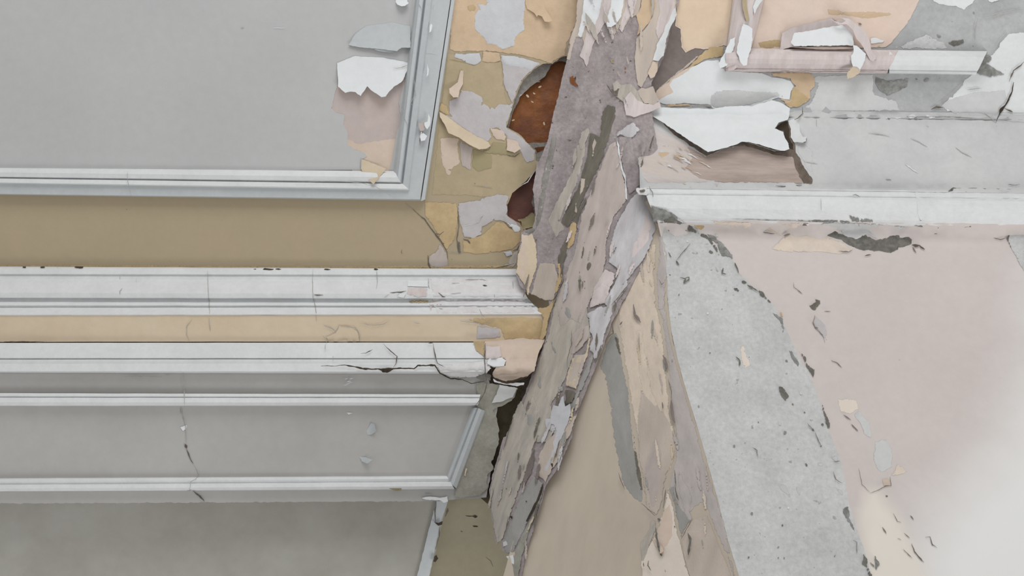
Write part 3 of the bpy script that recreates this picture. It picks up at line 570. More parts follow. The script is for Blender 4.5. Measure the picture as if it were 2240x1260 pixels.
# peach band
def lb(mt, pts, lift=1.2, **k): return lay(mt, 'c', pts, lift, 'L', par=band, grid=8, **k)
lb('yellow_ochre', [(1280, 478), (1500, 470), (1900, 468), (1945, 560), (1925, 640), (1620, 642), (1590, 560), (1460, 530), (1390, 505)])
lb('lilac_plaster', [(1410, 528), (1580, 550), (1600, 620), (1540, 635), (1400, 640)], 2)
lb('orange_band', [(360, 535), (440, 540), (500, 580), (510, 655), (280, 660), (260, 620), (330, 590)], 3, name='paint_flake')
for p, w_ in (([(235, 530), (300, 555), (330, 578), (355, 540)], 1.8), ([(230, 610), (258, 640), (258, 668)], 1.4), ([(510, 515), (620, 530), (700, 520), (745, 490)], 1.4), ([(360, 535), (480, 545), (515, 600), (510, 650)], 1.6), ([(1280, 497), (1400, 510), (1450, 530), (1500, 515), (1545, 480)], 2.0), ([(1430, 400), (1450, 450), (1480, 480)], 1.2), ([(925, 512), (975, 516)], 1.3)):
    crack('c', p, w_, 'L', 'hairline', 4.5, band)
for p in ([(1475, 475), (1430, 540), (1430, 600), (1450, 655)], [(1600, 470), (1610, 575)]): crack('n', p, 1.2, 'L', 'hairline', 2.4, band)
crack('n', [(0, 657), (200, 655), (430, 662)], 1.8, 'L', 'crack_dark', 18, band)
# second moulding
def l2(mt, pts, lift=1.2, d='L', **k): return lay(mt, 'c', pts, lift, d, par=corn2, grid=8, **k)
l2('yellow_ochre', [(1378, 650), (1475, 648), (1478, 790), (1440, 760), (1400, 722)], 3, lambda x, y: min(dL(x, y), 2.858))
brk = l2('peach_primer', [(1470, 655), (1760, 630), (1900, 640), (1935, 640), (1880, 750), (1850, 880), (1800, 920), (1740, 940), (1640, 960), (1540, 930), (1530, 905), (1560, 850), (1630, 840), (1635, 790), (1600, 775), (1480, 790)], 4, lambda x, y: min(dL(x, y), 2.862) + 0.0, rough=3, rs=22, thick=30); brk['label'] = 'peach broken lump of plaster at the end of the moulding'
l2('pink_white', [(1480, 690), (1590, 690), (1600, 770), (1480, 790)], 7, lambda x, y: min(dL(x, y), 2.858))
l2('bright_flake', [(1500, 785), (1600, 775), (1635, 800), (1620, 840), (1550, 850), (1490, 830)], 6)
l2('white_worn', [(1090, 838), (1480, 800), (1530, 860), (1480, 900), (1400, 930), (1300, 935), (1210, 935), (1130, 895)], 3, thick=10)
l2('concrete', [(1410, 900), (1450, 890), (1530, 905), (1520, 960), (1470, 960), (1400, 940)], 2)
crack('c', [(220, 840), (330, 842), (395, 835), (460, 845), (550, 865), (680, 866), (780, 860), (930, 862), (960, 838), (1090, 838), (1130, 900), (1210, 938), (1300, 945), (1370, 978), (1440, 962), (1480, 955)], 3.6, 'L', 'dark_gap', 8, corn2)
crack('c', [(230, 841), (330, 842), (395, 835)], 1.5, 'L', 'hairline', 8, corn2)
lay('dark_gap', 'c', [(655, 866), (740, 858), (800, 860), (760, 875), (725, 895), (690, 893)], 8.2, 'L', par=corn2, grid=6, name='gap')
for p, w_ in (([(695, 672), (730, 710), (800, 768), (795, 820), (770, 855)], 2.2), ([(520, 748), (560, 745), (615, 715)], 1.8), ([(1072, 665), (1085, 720), (1095, 780), (1110, 820), (1170, 855)], 1.8), ([(1475, 650), (1470, 780), (1475, 900), (1485, 960)], 2.2), ([(1480, 825), (1540, 850), (1600, 848)], 1.6), ([(250, 672), (250, 720)], 1.2), ([(312, 765), (312, 800)], 1.2), ([(1040, 667), (1075, 665)], 3)):
    crack('c', p, w_, 'L', 'crack_dark' if w_ > 1.7 else 'hairline', 9, corn2)
lay('crack_dark', 'c', [(835, 805), (850, 805), (840, 818)], 5, 'L', par=corn2, grid=5, name='pit')
# frieze marks and end
KF = dict(parent=frieze)
crack('c', [(1487, 960), (1480, 1020), (1440, 1100), (1395, 1148)], 2.4, 'L', 'crack_dark', 12, **KF)
for p, w_ in (([(1405, 890), (1410, 1060), (1415, 1150)], 1.5), ([(1390, 1160), (1386, 1210)], 2.6)): crack('n', p, w_, 'L', 'hairline', 3.5, **KF)
for p, w_ in (([(1390, 0), (1415, 80), (1425, 160), (1425, 250)], 1.6), ([(1418, 250), (1430, 285)], 5.5), ([(1430, 290), (1460, 370), (1480, 400)], 3.0), ([(1480, 400), (1520, 470), (1520, 490), (1500, 515), (1460, 540), (1452, 600)], 1.6), ([(1480, 610), (1530, 650), (1565, 690)], 3.0), ([(1430, 605), (1500, 605)], 1.6)):
    crack('o', p, w_, 'L', 'hairline' if w_ < 2.9 else 'crack_dark', 4, **KF)
sheet('paint_chip', 'bright_flake', 'o', [(1380, 120), (1430, 105), (1425, 135), (1400, 150)], 'L', 3, 1, 0.5, 3, 5, **KF)
for p in ([(945, 925), (1130, 922), (1240, 925)], [(1260, 912), (1310, 910)]): crack('n', p, 1.6, 'L', 'hairline', 3, **KF)
for k, (pts, lab) in enumerate((([(568, 150), (600, 90), (625, 95), (642, 150), (605, 178), (575, 180)], 'upper of two small round paint flakes on the grey frieze'), ([(508, 345), (560, 352), (612, 370), (570, 398), (530, 382)], 'lower of two small paint flakes on the grey frieze'))):
    fl = sheet('paint_flake', 'frame_grey', 'd', pts, 'L', 2, 1.2, 0.5, 3, 4, 0.3, curl=((pts[0]), (pts[3]), 14)); tag(fl, lab, 'paint flake')
sheet('paint_chip', 'bright_flake', 'd', [(412, 8), (465, 10), (430, 24)], 'L', 3, 1, 0.3, 3, 5, **KF); sheet('paint_chip', 'olive_stain', 'd', [(740, 592), (835, 592), (825, 606), (790, 606)], 'L', 2, 1, 0.3, 3, 6, **KF)
blob('d', (972, 42), 12, 'L', 'scar_grey', frieze, ar=.5, rot=.9); crack('d', [(1010, 628), (1070, 632)], 2, 'L', 'hairline', 2, **KF)
for x in (410, 430, 450): crack('c', [(x - 15, 935 + (x % 40)), (x + 15, 925 + (x % 40))], 2, 'L', 'bright_flake', 3, **KF); crack('c', [(x - 20, 970 + x % 30), (x + 10, 965 + x % 30)], 1.6, 'L', 'bright_flake', 3, **KF)
e1 = sheet('broken_edge', 'mould_green_grey', 'g', [(-20, 830), (150, 840), (290, 875), (262, 945), (190, 1000), (100, 1040), (130, 1100), (150, 1200), (145, 1280), (120, 1370), (90, 1430), (100, 1490), (60, 1540), (50, 1640), (0, 1690), (-150, 1710), (-200, 1700), (-175, 1620), (-80, 1260), (-20, 1000)], lambda x, y: 2.832, 0, 30, 2.0, 4, 8, 1.5, 18, parent=frieze)
e1['label'] = 'crumbling greenish grey broken end of the frieze'
sheet('broken_edge', 'light_plaster', 'g', [(150, 845), (285, 870), (250, 940), (160, 975), (90, 985), (130, 920)], lambda x, y: 2.828, 0, 8, 1.5, 4, 7, 1, parent=frieze)
sheet('paint_chip', 'bright_flake', 'd', [(990, 665), (1060, 650), (1130, 660), (1185, 650), (1190, 690), (1160, 700), (1130, 680), (1050, 678)], lambda x, y: 2.833, 0, 4, 1, 3, 6, parent=frieze)
lay('peach_primer', 'd', [(1325, 435), (1335, 440), (1325, 495), (1312, 490)], 0, lambda x, y: 2.829, par=frieze, grid=5, name='paint_chip')
gp = sheet('deep_gap', 'gap_olive', 'g', [(60, 900), (330, 860), (300, 980), (220, 1290), (120, 1560), (60, 1760), (-10, 1700), (0, 1560), (40, 1100)], lambda x, y: 2.885, 0, 10, 0, grid=9, rough=4, parent=frieze)
crack('g', [(90, 780), (130, 808), (200, 828), (270, 815), (360, 780)], 5.5, 'L', 'dark_gap', 30, corn2, taper=True)
sheet('paint_chip', 'white_worn', 'g', [(100, 800), (130, 818), (200, 840), (270, 830), (340, 830), (335, 848), (280, 855), (180, 840), (110, 825)], lambda x, y: 2.812, 0, 4, 0.8, 3, 6, parent=corn2)
# lower left wall marks
for p in ([(1100, 690), (1090, 770), (1095, 850)], [(1190, 740), (1180, 780), (1170, 805)], [(1130, 880), (1120, 960), (1095, 1060)]): crack('d', p, 2.2 if p[0][0] != 1190 else 5, 'Q', 'crack_dark', 13, low)
lay('dark_gap', 'd', [(1085, 840), (1120, 855), (1150, 840), (1145, 865), (1115, 875), (1095, 862)], 12, 'Q', par=low, grid=6, name='gap'); lay('dark_gap', 'd', [(1075, 1150), (1085, 1110), (1100, 1100), (1115, 1125), (1095, 1150)], 12, 'Q', par=low, grid=6, name='gap')
blob('d', (1040, 755), 12, 'Q', 'hairline', low, lift=7)
for c, r, a in (((1395, 805), 30, .45), ((1400, 880), 28, .4), ((1295, 920), 11, .5), ((1330, 915), 8, .6)): blob('d', c, r, 'O', 'dark_gap', olive, 'pit', a)
crack('d', [(1325, 800), (1380, 802)], 1.6, 'O', 'dark_gap', 1.4, olive); crack('d', [(1480, 1115), (1520, 1150), (1535, 1190)], 1.5, 'O', 'crack_dark', 1.4, olive)
# ================================================================ broken rib: paint strips and stains
SM = ('bone', 'mauve_beige', 'slate_strip', 'purple_grey', 'beige_strip', 'concrete', 'mauve_mortar', 'ridge_white', 'pink_white', 'olive_wood', 'splintered_bone', 'cream_flake', 'peach_primer', 'yellow_ochre')
def ls(mt, t, pts, lift=6, name='paint_strip', jag=1.4, **k):
    if 'soft' not in k and name in ('paint_strip', 'stain') and t != 'e' and mt in SM: k['soft'] = 4.5 if name == 'stain' else 5
    return sheet(name, mt, t, pts, 'S', lift, k.pop('thick', 6), jag, k.pop('step', 3.5), k.pop('grid', 8), k.pop('rough', 3.5), k.pop('rs', 30), parent=k.pop('par', rib), **k)
ls('splintered_bone', 'e', [(590, -300), (860, -300), (830, 120), (740, 230), (690, 340), (640, 510), (620, 460), (585, 430), (620, 330), (610, 285), (560, 280), (540, 350), (510, 460), (490, 450), (515, 340), (505, 330), (560, 170)], 6)
ls('pink_white', 'e', [(740, -300), (870, -300), (820, 120), (745, 230), (690, 340), (642, 512), (622, 460), (590, 430), (625, 330), (640, 210), (700, 200)], 8)
ls('bright_flake', 'e', [(650, -300), (790, -300), (740, 110), (690, 210), (632, 200), (600, 285), (575, 270), (610, 100)], 10)
ls('splintered_bone', 'e', [(860, -300), (1110, -300), (1040, 110), (1010, 115), (970, 130), (910, 250), (892, 220), (900, 180), (850, 270), (838, 230), (830, 205), (810, 100)], 7)
ls('bright_flake', 'e', [(860, -300), (975, -300), (905, 120), (870, 180), (830, 210), (798, 205), (800, 140), (825, 50)], 11, curl=((850, 0), (820, 210), 8))
ls('pink_white', 'e', [(1010, -300), (1090, -300), (1000, 100), (960, 140), (912, 248), (890, 218), (930, 90)], 10)
ls('peach_tan', 'e', [(1090, -300), (1200, -300), (1170, 60), (1140, 130), (1110, 190), (1030, 272), (1042, 190), (1022, 120), (1060, 40)], 9)
ls('splintered_bone', 'e', [(1190, -300), (1350, -300), (1320, 90), (1255, 260), (1195, 400), (1140, 510), (1100, 600), (1060, 672), (1030, 645), (1022, 560), (1008, 480), (1022, 300), (1110, 195), (1150, 120)], 9)
ls('pink_white', 'e', [(1180, -300), (1340, -300), (1310, 80), (1240, 230), (1190, 300), (1170, 220), (1200, 100)], 11)
for c, r, a, ro in (((1030, 600), 8, .6, 0),): pass
f1 = ls('bright_flake', 'e', [(1318, 60), (1332, 112), (1295, 190), (1252, 295), (1232, 425), (1192, 470), (1150, 460), (1180, 350), (1235, 240), (1285, 120)], 16, par=None, name='paint_flake', curl=((1210, 250), (1270, 270), 16), thick=1.5); tag(f1, 'long narrow white paint sliver curling off the top of the broken rib', 'paint flake')
f1 = ls('peach_primer', 'e', [(1148, 470), (1192, 470), (1180, 540), (1160, 585), (1130, 602), (1108, 560)], 16, par=None, name='paint_flake', thick=1.5); tag(f1, 'small pink flake under the narrow white sliver beside the dark recess', 'paint flake')
ls('olive_stain', 'e', [(820, 455), (850, 450), (852, 490), (830, 485)], 7, grid=5, name='pit'); ls('brown_brick', 'e', [(930, 500), (950, 510), (945, 555), (928, 565)], 7, grid=5, name='pit')
ls('brown_brick', 'e', [(505, 580), (540, 572), (560, 600), (555, 630), (580, 655), (575, 675), (545, 655), (520, 650), (505, 620)], 7, grid=5, name='pit'); ls('dark_gap', 'e', [(540, 575), (565, 575), (560, 620), (545, 605)], 8, grid=5, name='pit')
ls('bone', 'e', [(840, 640), (880, 610), (900, 650), (980, 640), (1030, 700), (1080, 780), (1040, 830), (960, 820), (900, 760), (850, 720)], 10, rough=6, rs=14)
ls('olive_wood', 'e', [(880, 650), (905, 640), (912, 700), (890, 770), (865, 760), (835, 700)], 12, name='stain')
ls('pink_white', 'e', [(920, 760), (980, 700), (1030, 770), (1100, 800), (1200, 780), (1210, 820), (1120, 860), (1060, 880), (1000, 900), (940, 880)], 14, rough=7, rs=12)
ls('splintered_bone', 'e', [(1110, 680), (1150, 660), (1170, 720), (1200, 770), (1150, 800), (1080, 790), (1030, 700), (1060, 670)], 16, rough=7, rs=12)
ls('concrete', 'f', [(150, 700), (240, 690), (260, 560), (300, 300), (370, 0), (420, 0), (340, 400), (300, 620), (240, 740), (160, 750)], 3, name='stain')
ls('bone', 'f', [(560, 60), (640, 0), (640, 100), (590, 300), (560, 380), (440, 640), (480, 700), (400, 780), (340, 640), (400, 500), (540, 240)], 4, name='stain')
# olive streaks
ls('olive_wood', 'e', [(805, 760), (830, 800), (872, 805), (870, 900), (810, 1080), (750, 1200), (690, 1300), (640, 1300), (640, 1100), (690, 1030), (730, 1050), (745, 900), (770, 830)], 9, name='stain', jag=2)
ls('olive_wood', 'f', [(660, -40), (815, 0), (780, 120), (740, 230), (690, 330), (640, 440), (560, 620), (500, 700), (440, 660), (480, 540), (560, 400), (590, 300), (640, 150)], 9, name='stain', jag=2)
ls('olive_wood', 'f', [(560, 560), (640, 450), (640, 500), (590, 620), (560, 740), (500, 860), (470, 1000), (440, 1140), (420, 1060), (410, 950), (430, 860), (500, 720)], 10, name='stain', jag=2.5)
ls('yellow_ochre', 'f', [(510, 660), (560, 620), (575, 700), (545, 830), (480, 880), (490, 780)], 12, name='stain')
for p in ([(600, 320), (630, 320), (620, 380), (590, 450), (595, 380)], [(560, 500), (565, 580), (550, 570)], [(700, 10), (715, 40), (690, 110), (685, 60)]): ls('splintered_bone', 'f', p, 14, grid=6, name='paint_chip')
ls('bone', 'e', [(590, 1000), (660, 970), (680, 1020), (640, 1100), (600, 1200), (570, 1100)], 8, name='stain')
# beige tongue, grey gap, white ridge
ls('mauve_beige', 'f', [(870, 20), (830, 40), (800, 70), (740, 235), (690, 340), (640, 480), (590, 600), (570, 750), (540, 900), (510, 960), (470, 1060), (420, 1200), (400, 1300), (440, 1480), (520, 1400), (600, 1440), (680, 1240), (760, 1100), (790, 960), (800, 800), (850, 620), (950, 495), (948, 370), (915, 240), (885, 80)], 13, jag=1.2, rough=1.5)
ls('mauve_mortar', 'f', [(880, -10), (990, -10), (1020, 150), (1060, 290), (1095, 330), (1040, 390), (980, 440), (955, 450), (945, 370), (912, 235), (885, 80)], 11, name='stain', rough=2)
ls('bright_flake', 'f', [(872, 20), (890, 60), (900, 160), (915, 240), (940, 300), (952, 480), (940, 470), (935, 330), (905, 240), (880, 100)], 15, grid=5, name='paint_strip', jag=0.8)
ls('ridge_white', 'f', [(1000, -120), (1060, -60), (1010, 0), (990, 20), (900, -10), (830, 30), (880, -50), (950, -100)], 16)
ls('ridge_white', 'f', [(1020, 420), (1060, 380), (1125, 435), (1140, 520), (1180, 690), (1130, 850), (1080, 950), (1010, 1030), (940, 1120), (880, 1260), (820, 1340), (760, 1260), (850, 1120), (880, 1020), (800, 960), (825, 800), (865, 650), (950, 500)], 17, rough=5, rs=26)
ls('pink_white', 'f', [(1090, 560), (1150, 640), (1120, 800), (1020, 920), (960, 960), (1000, 800), (1060, 680)], 19, rough=3)
ls('pink_white', 'f', [(780, 1000), (870, 1040), (850, 1120), (800, 1180), (720, 1200), (640, 1260), (700, 1120)], 15)
for p in ([(610, 780), (640, 800), (630, 900), (610, 980), (590, 940)], [(640, 960), (670, 930), (690, 980), (670, 1040), (640, 1030), (625, 1000)], [(570, 1010), (600, 1020), (610, 1100), (590, 1180), (570, 1150)], [(610, 1090), (640, 1080), (640, 1160), (620, 1190)], [(690, 1040), (698, 1100), (685, 1110)],
          [(785, 665), (802, 670), (790, 760), (772, 780)], [(715, 870), (725, 880), (715, 930)], [(770, 950), (800, 910), (805, 950), (775, 990)]): ls('olive_wood', 'f', p, 16, grid=6, name='stain', jag=1.8)
# lower half body
ls('bone', 'g', [(650, 60), (700, -90), (790, -40), (850, 90), (830, 280), (860, 480), (720, 620), (660, 800), (610, 900), (550, 1000), (570, 1150), (560, 1290), (180, 1290), (300, 1050), (400, 800), (450, 640), (520, 450), (560, 240), (620, 100)], 9, jag=1, rough=3)
ls('ridge_white', 'g', [(820, 285), (900, 250), (960, 235), (1010, 110), (1150, 20), (1125, 120), (1030, 230), (1010, 330), (970, 440), (940, 560), (900, 650), (875, 675), (855, 600), (830, 590), (850, 480), (830, 380), (805, 300)], 22, rough=6, rs=20, jag=2.5)
ls('pink_white', 'g', [(860, 120), (940, 60), (1010, 100), (960, 220), (880, 250), (830, 270)], 23, rough=4, rs=14)
ls('mauve_beige', 'g', [(700, 460), (760, 400), (850, 370), (845, 480), (790, 560), (720, 620), (680, 620), (700, 540)], 15)
ls('cream_flake', 'g', [(700, 640), (800, 600), (830, 470), (852, 490), (835, 620), (800, 700), (760, 820), (740, 890), (690, 870), (640, 860), (655, 780)], 19, rough=4, rs=16)
ls('splintered_bone', 'g', [(720, 610), (830, 600), (790, 720), (740, 880), (650, 860), (680, 700)], 20, rough=4, rs=14)
ls('slate_strip', 'g', [(830, 635), (862, 610), (870, 660), (830, 780), (775, 900), (740, 1000), (690, 1110), (668, 1110), (710, 960), (760, 820), (800, 720)], 18, name='stain')
ls('olive_wood', 'g', [(640, 880), (700, 870), (740, 900), (710, 980), (660, 1000), (625, 1020), (650, 950)], 20, name='stain', jag=2)
fk = ls('blue_white', 'g', [(620, 940), (640, 930), (650, 1010), (690, 990), (700, 1060), (670, 1140), (640, 1220), (600, 1290), (580, 1400), (560, 1300), (590, 1200), (570, 1150), (535, 1140), (545, 1050), (560, 1000), (600, 1010)], 24, par=None, name='paint_flake', curl=((640, 1250), (660, 950), 12)); tag(fk, 'bluish white paint flake sticking up on the lower half of the broken rib', 'paint flake')
for p in ([(650, 170), (670, 230), (705, 270), (708, 340), (665, 350), (640, 300)], [(625, 210), (640, 250), (630, 300), (615, 270)], [(730, 160), (742, 220), (735, 290), (720, 310), (718, 220)], [(735, 430), (750, 430), (745, 490), (728, 490)], [(540, 500), (580, 560), (595, 620), (570, 620), (545, 560)],
          [(440, 780), (470, 750), (475, 860), (455, 920), (440, 850)], [(350, 1070), (400, 1060), (420, 1120), (390, 1190), (350, 1150)], [(755, 0), (785, 0), (780, 90), (765, 130), (752, 90)], [(485, 720), (495, 720), (495, 800), (488, 800)], [(580, 850), (640, 850), (640, 900), (600, 910)],
          [(300, 1180), (315, 1200), (310, 1260), (290, 1240)], [(430, 1220), (460, 1230), (440, 1280)]): ls('slate_strip', 'g', p, 16, grid=6, name='stain', jag=2)
for p, w_ in (([(1000, 240), (1040, 200), (1150, 60)], 2.0), ([(700, 430), (700, 540), (670, 640), (665, 720)], 1.8), ([(640, 20), (600, 130), (545, 290), (510, 470)], 2.2), ([(960, 500), (1020, 450), (1010, 380)], 4), ([(760, 50), (765, 130)], 5), ([(1030, 200), (1040, 240), (1025, 290)], 6), ([(930, 540), (900, 640), (880, 680)], 5), ([(1000, 350), (960, 440)], 3)): crack('g', p, w_, 'S', 'olive_wood', 27, rib)
# left cream pieces
ls('cream_flake', 'f', [(140, 735), (180, 750), (230, 720), (260, 820), (275, 960), (240, 1080), (205, 1210), (190, 1230), (150, 1120), (95, 1040), (110, 900)], 12, rough=2)
ls('peach_primer', 'f', [(140, 735), (200, 740), (220, 900), (200, 1000), (160, 1120), (100, 1040), (115, 890)], 13, rough=2)
ls('splintered_bone', 'f', [(275, 960), (400, 955), (430, 1070), (400, 1250), (330, 1260), (205, 1205), (240, 1080)], 13, rough=3)
ls('yellow_ochre', 'g', [(370, 165), (440, 250), (520, 240), (600, 120), (585, 220), (540, 300), (515, 460), (480, 510), (450, 500), (480, 330), (440, 285)], 11)
ls('yellow_ochre', 'f', [(400, 950), (440, 960), (460, 1080), (430, 1160), (400, 1240), (380, 1160), (420, 1070)], 14, jag=2)
crack('f', [(470, 1080), (440, 1150), (400, 1230), (380, 1270)], 2.5, 'S', 'dark_gap', 17, rib); crack('f', [(460, 950), (440, 1060), (450, 1080)], 3.5, 'S', 'olive_wood', 17, rib)
# foot of the rib
ls('bone', 'h', [(250, 20), (310, -110), (350, -40), (400, -140), (450, -30), (430, 200), (400, 350), (340, 520), (300, 620), (270, 700), (240, 790), (210, 900), (170, 985), (125, 1020), (100, 900), (85, 780), (70, 640), (80, 560), (120, 420), (180, 260)], 14, rough=3)
ls('slate_strip', 'h', [(410, 480), (485, 545), (450, 690), (370, 850), (320, 960), (262, 1085), (200, 1090), (175, 1040), (165, 990), (210, 880), (300, 650), (350, 580)], 10)
ls('dark_gap', 'h', [(484, 548), (478, 600), (440, 700), (358, 850), (352, 835), (400, 740), (440, 660)], 15, name='gap', jag=0.8, grid=6)
ls('shadow_brown', 'h', [(350, 380), (425, 240), (430, 330), (405, 470), (360, 560), (300, 625), (320, 510)], 16, name='stain')
ls('splintered_bone', 'h', [(430, 440), (450, 330), (500, 220), (560, 170), (640, 60), (750, 10), (700, 180), (640, 290), (600, 390), (540, 480), (490, 590), (480, 530), (410, 470)], 18, rough=4, rs=18)
ls('ridge_white', 'h', [(520, 60), (600, 30), (680, 60), (660, 140), (620, 230), (590, 300), (560, 400), (500, 500), (470, 440), (540, 300), (570, 180), (510, 130)], 20, rough=4, rs=16)
ls('mould_green_grey', 'h', [(490, 600), (450, 720), (400, 850), (360, 970), (320, 1100), (290, 1290), (270, 1290), (240, 1150), (270, 1080), (320, 960), (400, 800), (480, 610)], 12)
ls('bright_flake', 'h', [(200, 1110), (255, 1098), (262, 1130), (260, 1170), (225, 1150)], 14, grid=6, name='paint_chip'); ls('light_plaster', 'h', [(175, 1000), (200, 990), (210, 1020), (180, 1035)], 14, grid=6, name='paint_chip')
ls('blue_white', 'h', [(500, 60), (540, 55), (545, 110), (510, 125)], 22, grid=6, name='paint_chip')
for c, r in (((240, 810), 22), ((355, 690), 14), ((550, 410), 20), ((200, 590), 10), ((270, 1030), 10)): blob('h', c, r, 'S', 'dark_gap', rib, 'pit', .6, 1.2, 22)
for p, w_ in (([(215, 800), (205, 880), (180, 950)], 2), ([(180, 300), (210, 180), (260, 40)], 2), ([(440, 180), (410, 300), (400, 340)], 2), ([(610, 220), (580, 330), (560, 390)], 3), ([(600, 400), (640, 300), (700, 160), (720, 100)], 2)): crack('h', p, w_, 'S', 'olive_wood', 24, rib)
def inrib(x, y):
    return bool(inside(np.array([x]), np.array([y]), SP_R + SP_L)[0])
def lens(x, y, L, wd, ang):
    c, s_ = math.cos(ang), math.sin(ang); out = []
    for u, v in ((-1, 0), (-.6, .8), (-.1, 1), (.5, .6), (1, 0), (.55, -.7), (0, -1), (-.5, -.6)):
        u *= L * random.uniform(.85, 1.15); v *= wd * random.uniform(.6, 1.3); out.append((x + u * c - v * s_, y + u * s_ + v * c))
    return out
k = 0
while k < 110:
    y = random.uniform(-20, 1240); x = Sline(y) + random.gauss(0, 75)
    if not inrib(x, y): continue
    if 90 < y < 330 and x < 1330: continue
    k += 1
    a = math.atan2(1.0, -0.28) + random.gauss(0, .12) if y > 240 else math.atan2(240 - y + 60, 1400 - x)
    if y < 100: m_ = random.choice(['splintered_bone', 'pink_white', 'ridge_white', 'bone']); L = random.uniform(14, 46)
    elif y < 620: m_ = random.choice(['mauve_beige', 'slate_strip', 'olive_wood', 'bone', 'pink_white', 'mauve_mortar', 'shadow_brown']); L = random.uniform(6, 30)
    else: m_ = random.choice(['splintered_bone', 'slate_strip', 'olive_wood', 'bone', 'ridge_white', 'mauve_beige', 'cream_flake', 'mould_green_grey', 'shadow_brown']); L = random.uniform(7, 34)
    sheet('splinter', m_, None, lens(x, y, L, L * random.uniform(.10, .2), a), 'S', 27 + k * 0.02, 2, 1.2, 3, 6, 0.5, parent=rib, soft=2.2)
for k in range(34):
    y = random.uniform(560, 1240); x0 = interp(y, [(560, 1395), (800, 1370), (1000, 1400), (1260, 1440)]); x = random.uniform(x0, Aline(y) - 12)
    L = random.uniform(8, 40); m_ = random.choice(['purple_grey', 'beige_strip', 'mauve_beige', 'slate_strip', 'cream_flake', 'splintered_bone'])
    sheet('splinter', m_, None, lens(x, y, L, L * random.uniform(.08, .16), math.atan2(1, .16) + random.gauss(0, .08)), 'F', 24 + k * 0.02, 2, 1.2, 3, 6, 0.5, parent=face, soft=2.2)
for k in range(46):
    y = random.uniform(470, 1250); x1 = interp(y, [(470, 1480), (600, 1620), (760, 1737), (1000, 1837), (1260, 1906)]); x = random.uniform(Aline(y) + 8, x1)
    r = random.uniform(1.5, 5); blob(None, (x, y), r, 'R', random.choice(['scar_grey', 'scar_grey', 'scar_dark', 'light_plaster', 'white_paint']), wallr, 'pit', random.uniform(.4, 1), random.random() * 3, 10)
# ================================================================ shaded side wall: strips
def lf(mt, t, pts, lift=4, name='paint_strip', jag=1.0, **k):
    if 'soft' not in k and k.get('thick', 5) < 7: k['soft'] = 9 if mt in ('beige_strip', 'slate_strip', 'purple_grey') else 5
    return sheet(name, mt, t, pts, 'F', lift, k.pop('thick', 5), jag, k.pop('step', 4), k.pop('grid', 10), k.pop('rough', 2.0), k.pop('rs', 40), parent=k.pop('par', face), **k)
lf('slate_strip', 'g', [(960, 520), (1020, 440), (1060, 430), (1090, 600), (1110, 740), (1150, 900), (1180, 1260), (1220, 1500), (1255, 1620), (1255, 1790), (1150, 1700), (1090, 1620), (1050, 1460), (1015, 1260), (985, 1000), (945, 780), (905, 700)], 5)
lf('olive_wood', 'g', [(1020, 460), (1060, 480), (1085, 600), (1080, 640), (1050, 600), (1030, 520)], 8, name='stain')
lf('beige_strip', 'g', [(1180, -20), (1345, -20), (1350, 170), (1395, 400), (1425, 620), (1440, 830), (1470, 1100), (1500, 1240), (1500, 1420), (1430, 1560), (1420, 1400), (1300, 1300), (1200, 1260), (1150, 1000), (1110, 740), (1085, 580), (1050, 420), (1050, 260), (1120, 140)], 8)
lf('beige_strip', 'f', [(1180, 700), (1185, 900), (1165, 1050), (1180, 1260), (1190, 1400), (1060, 1300), (900, 1260), (960, 1130), (1060, 980), (1130, 820)], 9)
lf('purple_grey', 'f', [(1145, 540), (1200, 660), (1230, 760), (1280, 880), (1285, 960), (1260, 1100), (1250, 1260), (1240, 1330), (1180, 1330), (1165, 1050), (1190, 900), (1180, 700)], 10)
lf('purple_grey', 'g', [(1345, -20), (1428, -20), (1425, 200), (1462, 480), (1545, 800), (1640, 1100), (1700, 1330), (1800, 1660), (1880, 1900), (1970, 2330), (1930, 2330), (1880, 2150), (1790, 1960), (1730, 1800), (1700, 1760), (1640, 1800), (1560, 1990), (1490, 1740), (1440, 1620), (1490, 1400), (1490, 1200), (1460, 1000), (1425, 650), (1392, 400), (1348, 180)], 6)
lf('beige_strip', 'g', [(1180, 420), (1250, 400), (1280, 620), (1330, 900), (1400, 1080), (1500, 1180), (1480, 1260), (1380, 1300), (1260, 1100), (1210, 800)], 13, jag=1.6)
lf('splintered_bone', 'h', [(1190, 60), (1230, -200), (1330, -90), (1430, 20), (1490, 130), (1500, 350), (1440, 480), (1420, 580), (1400, 700), (1385, 760), (1350, 805), (1270, 755), (1245, 600), (1205, 320)], 14, soft=9)
lf('mauve_beige', 'h', [(1230, 420), (1290, 220), (1370, 150), (1420, 300), (1415, 500), (1385, 700), (1345, 790), (1280, 745), (1250, 560)], 17, soft=14)
lf('olive_wood', 'h', [(1155, 120), (1185, 160), (1200, 300), (1240, 480), (1250, 620), (1225, 600), (1190, 480), (1175, 300)], 9, name='stain')
lf('slate_strip', 'h', [(1435, 580), (1490, 565), (1510, 680), (1560, 760), (1630, 830), (1580, 900), (1560, 960), (1535, 985), (1510, 880), (1480, 740)], 10, name='stain')
lf('purple_grey', 'h', [(1500, 380), (1560, 500), (1640, 640), (1620, 760), (1640, 830), (1600, 880), (1560, 790), (1510, 640)], 11)
lf('cream_wash', 'h', [(1405, 740), (1420, 620), (1450, 620), (1490, 740), (1500, 860), (1540, 990), (1560, 1100), (1620, 1310), (1800, 2000), (1150, 2000), (1240, 1310), (1225, 1150), (1300, 1000), (1330, 960), (1310, 900), (1360, 930), (1370, 830)], 12)
lf('peach_primer', 'h', [(1400, 760), (1450, 700), (1480, 800), (1480, 950), (1420, 1060), (1400, 1160), (1370, 1050), (1350, 930), (1370, 860)], 16, jag=2)
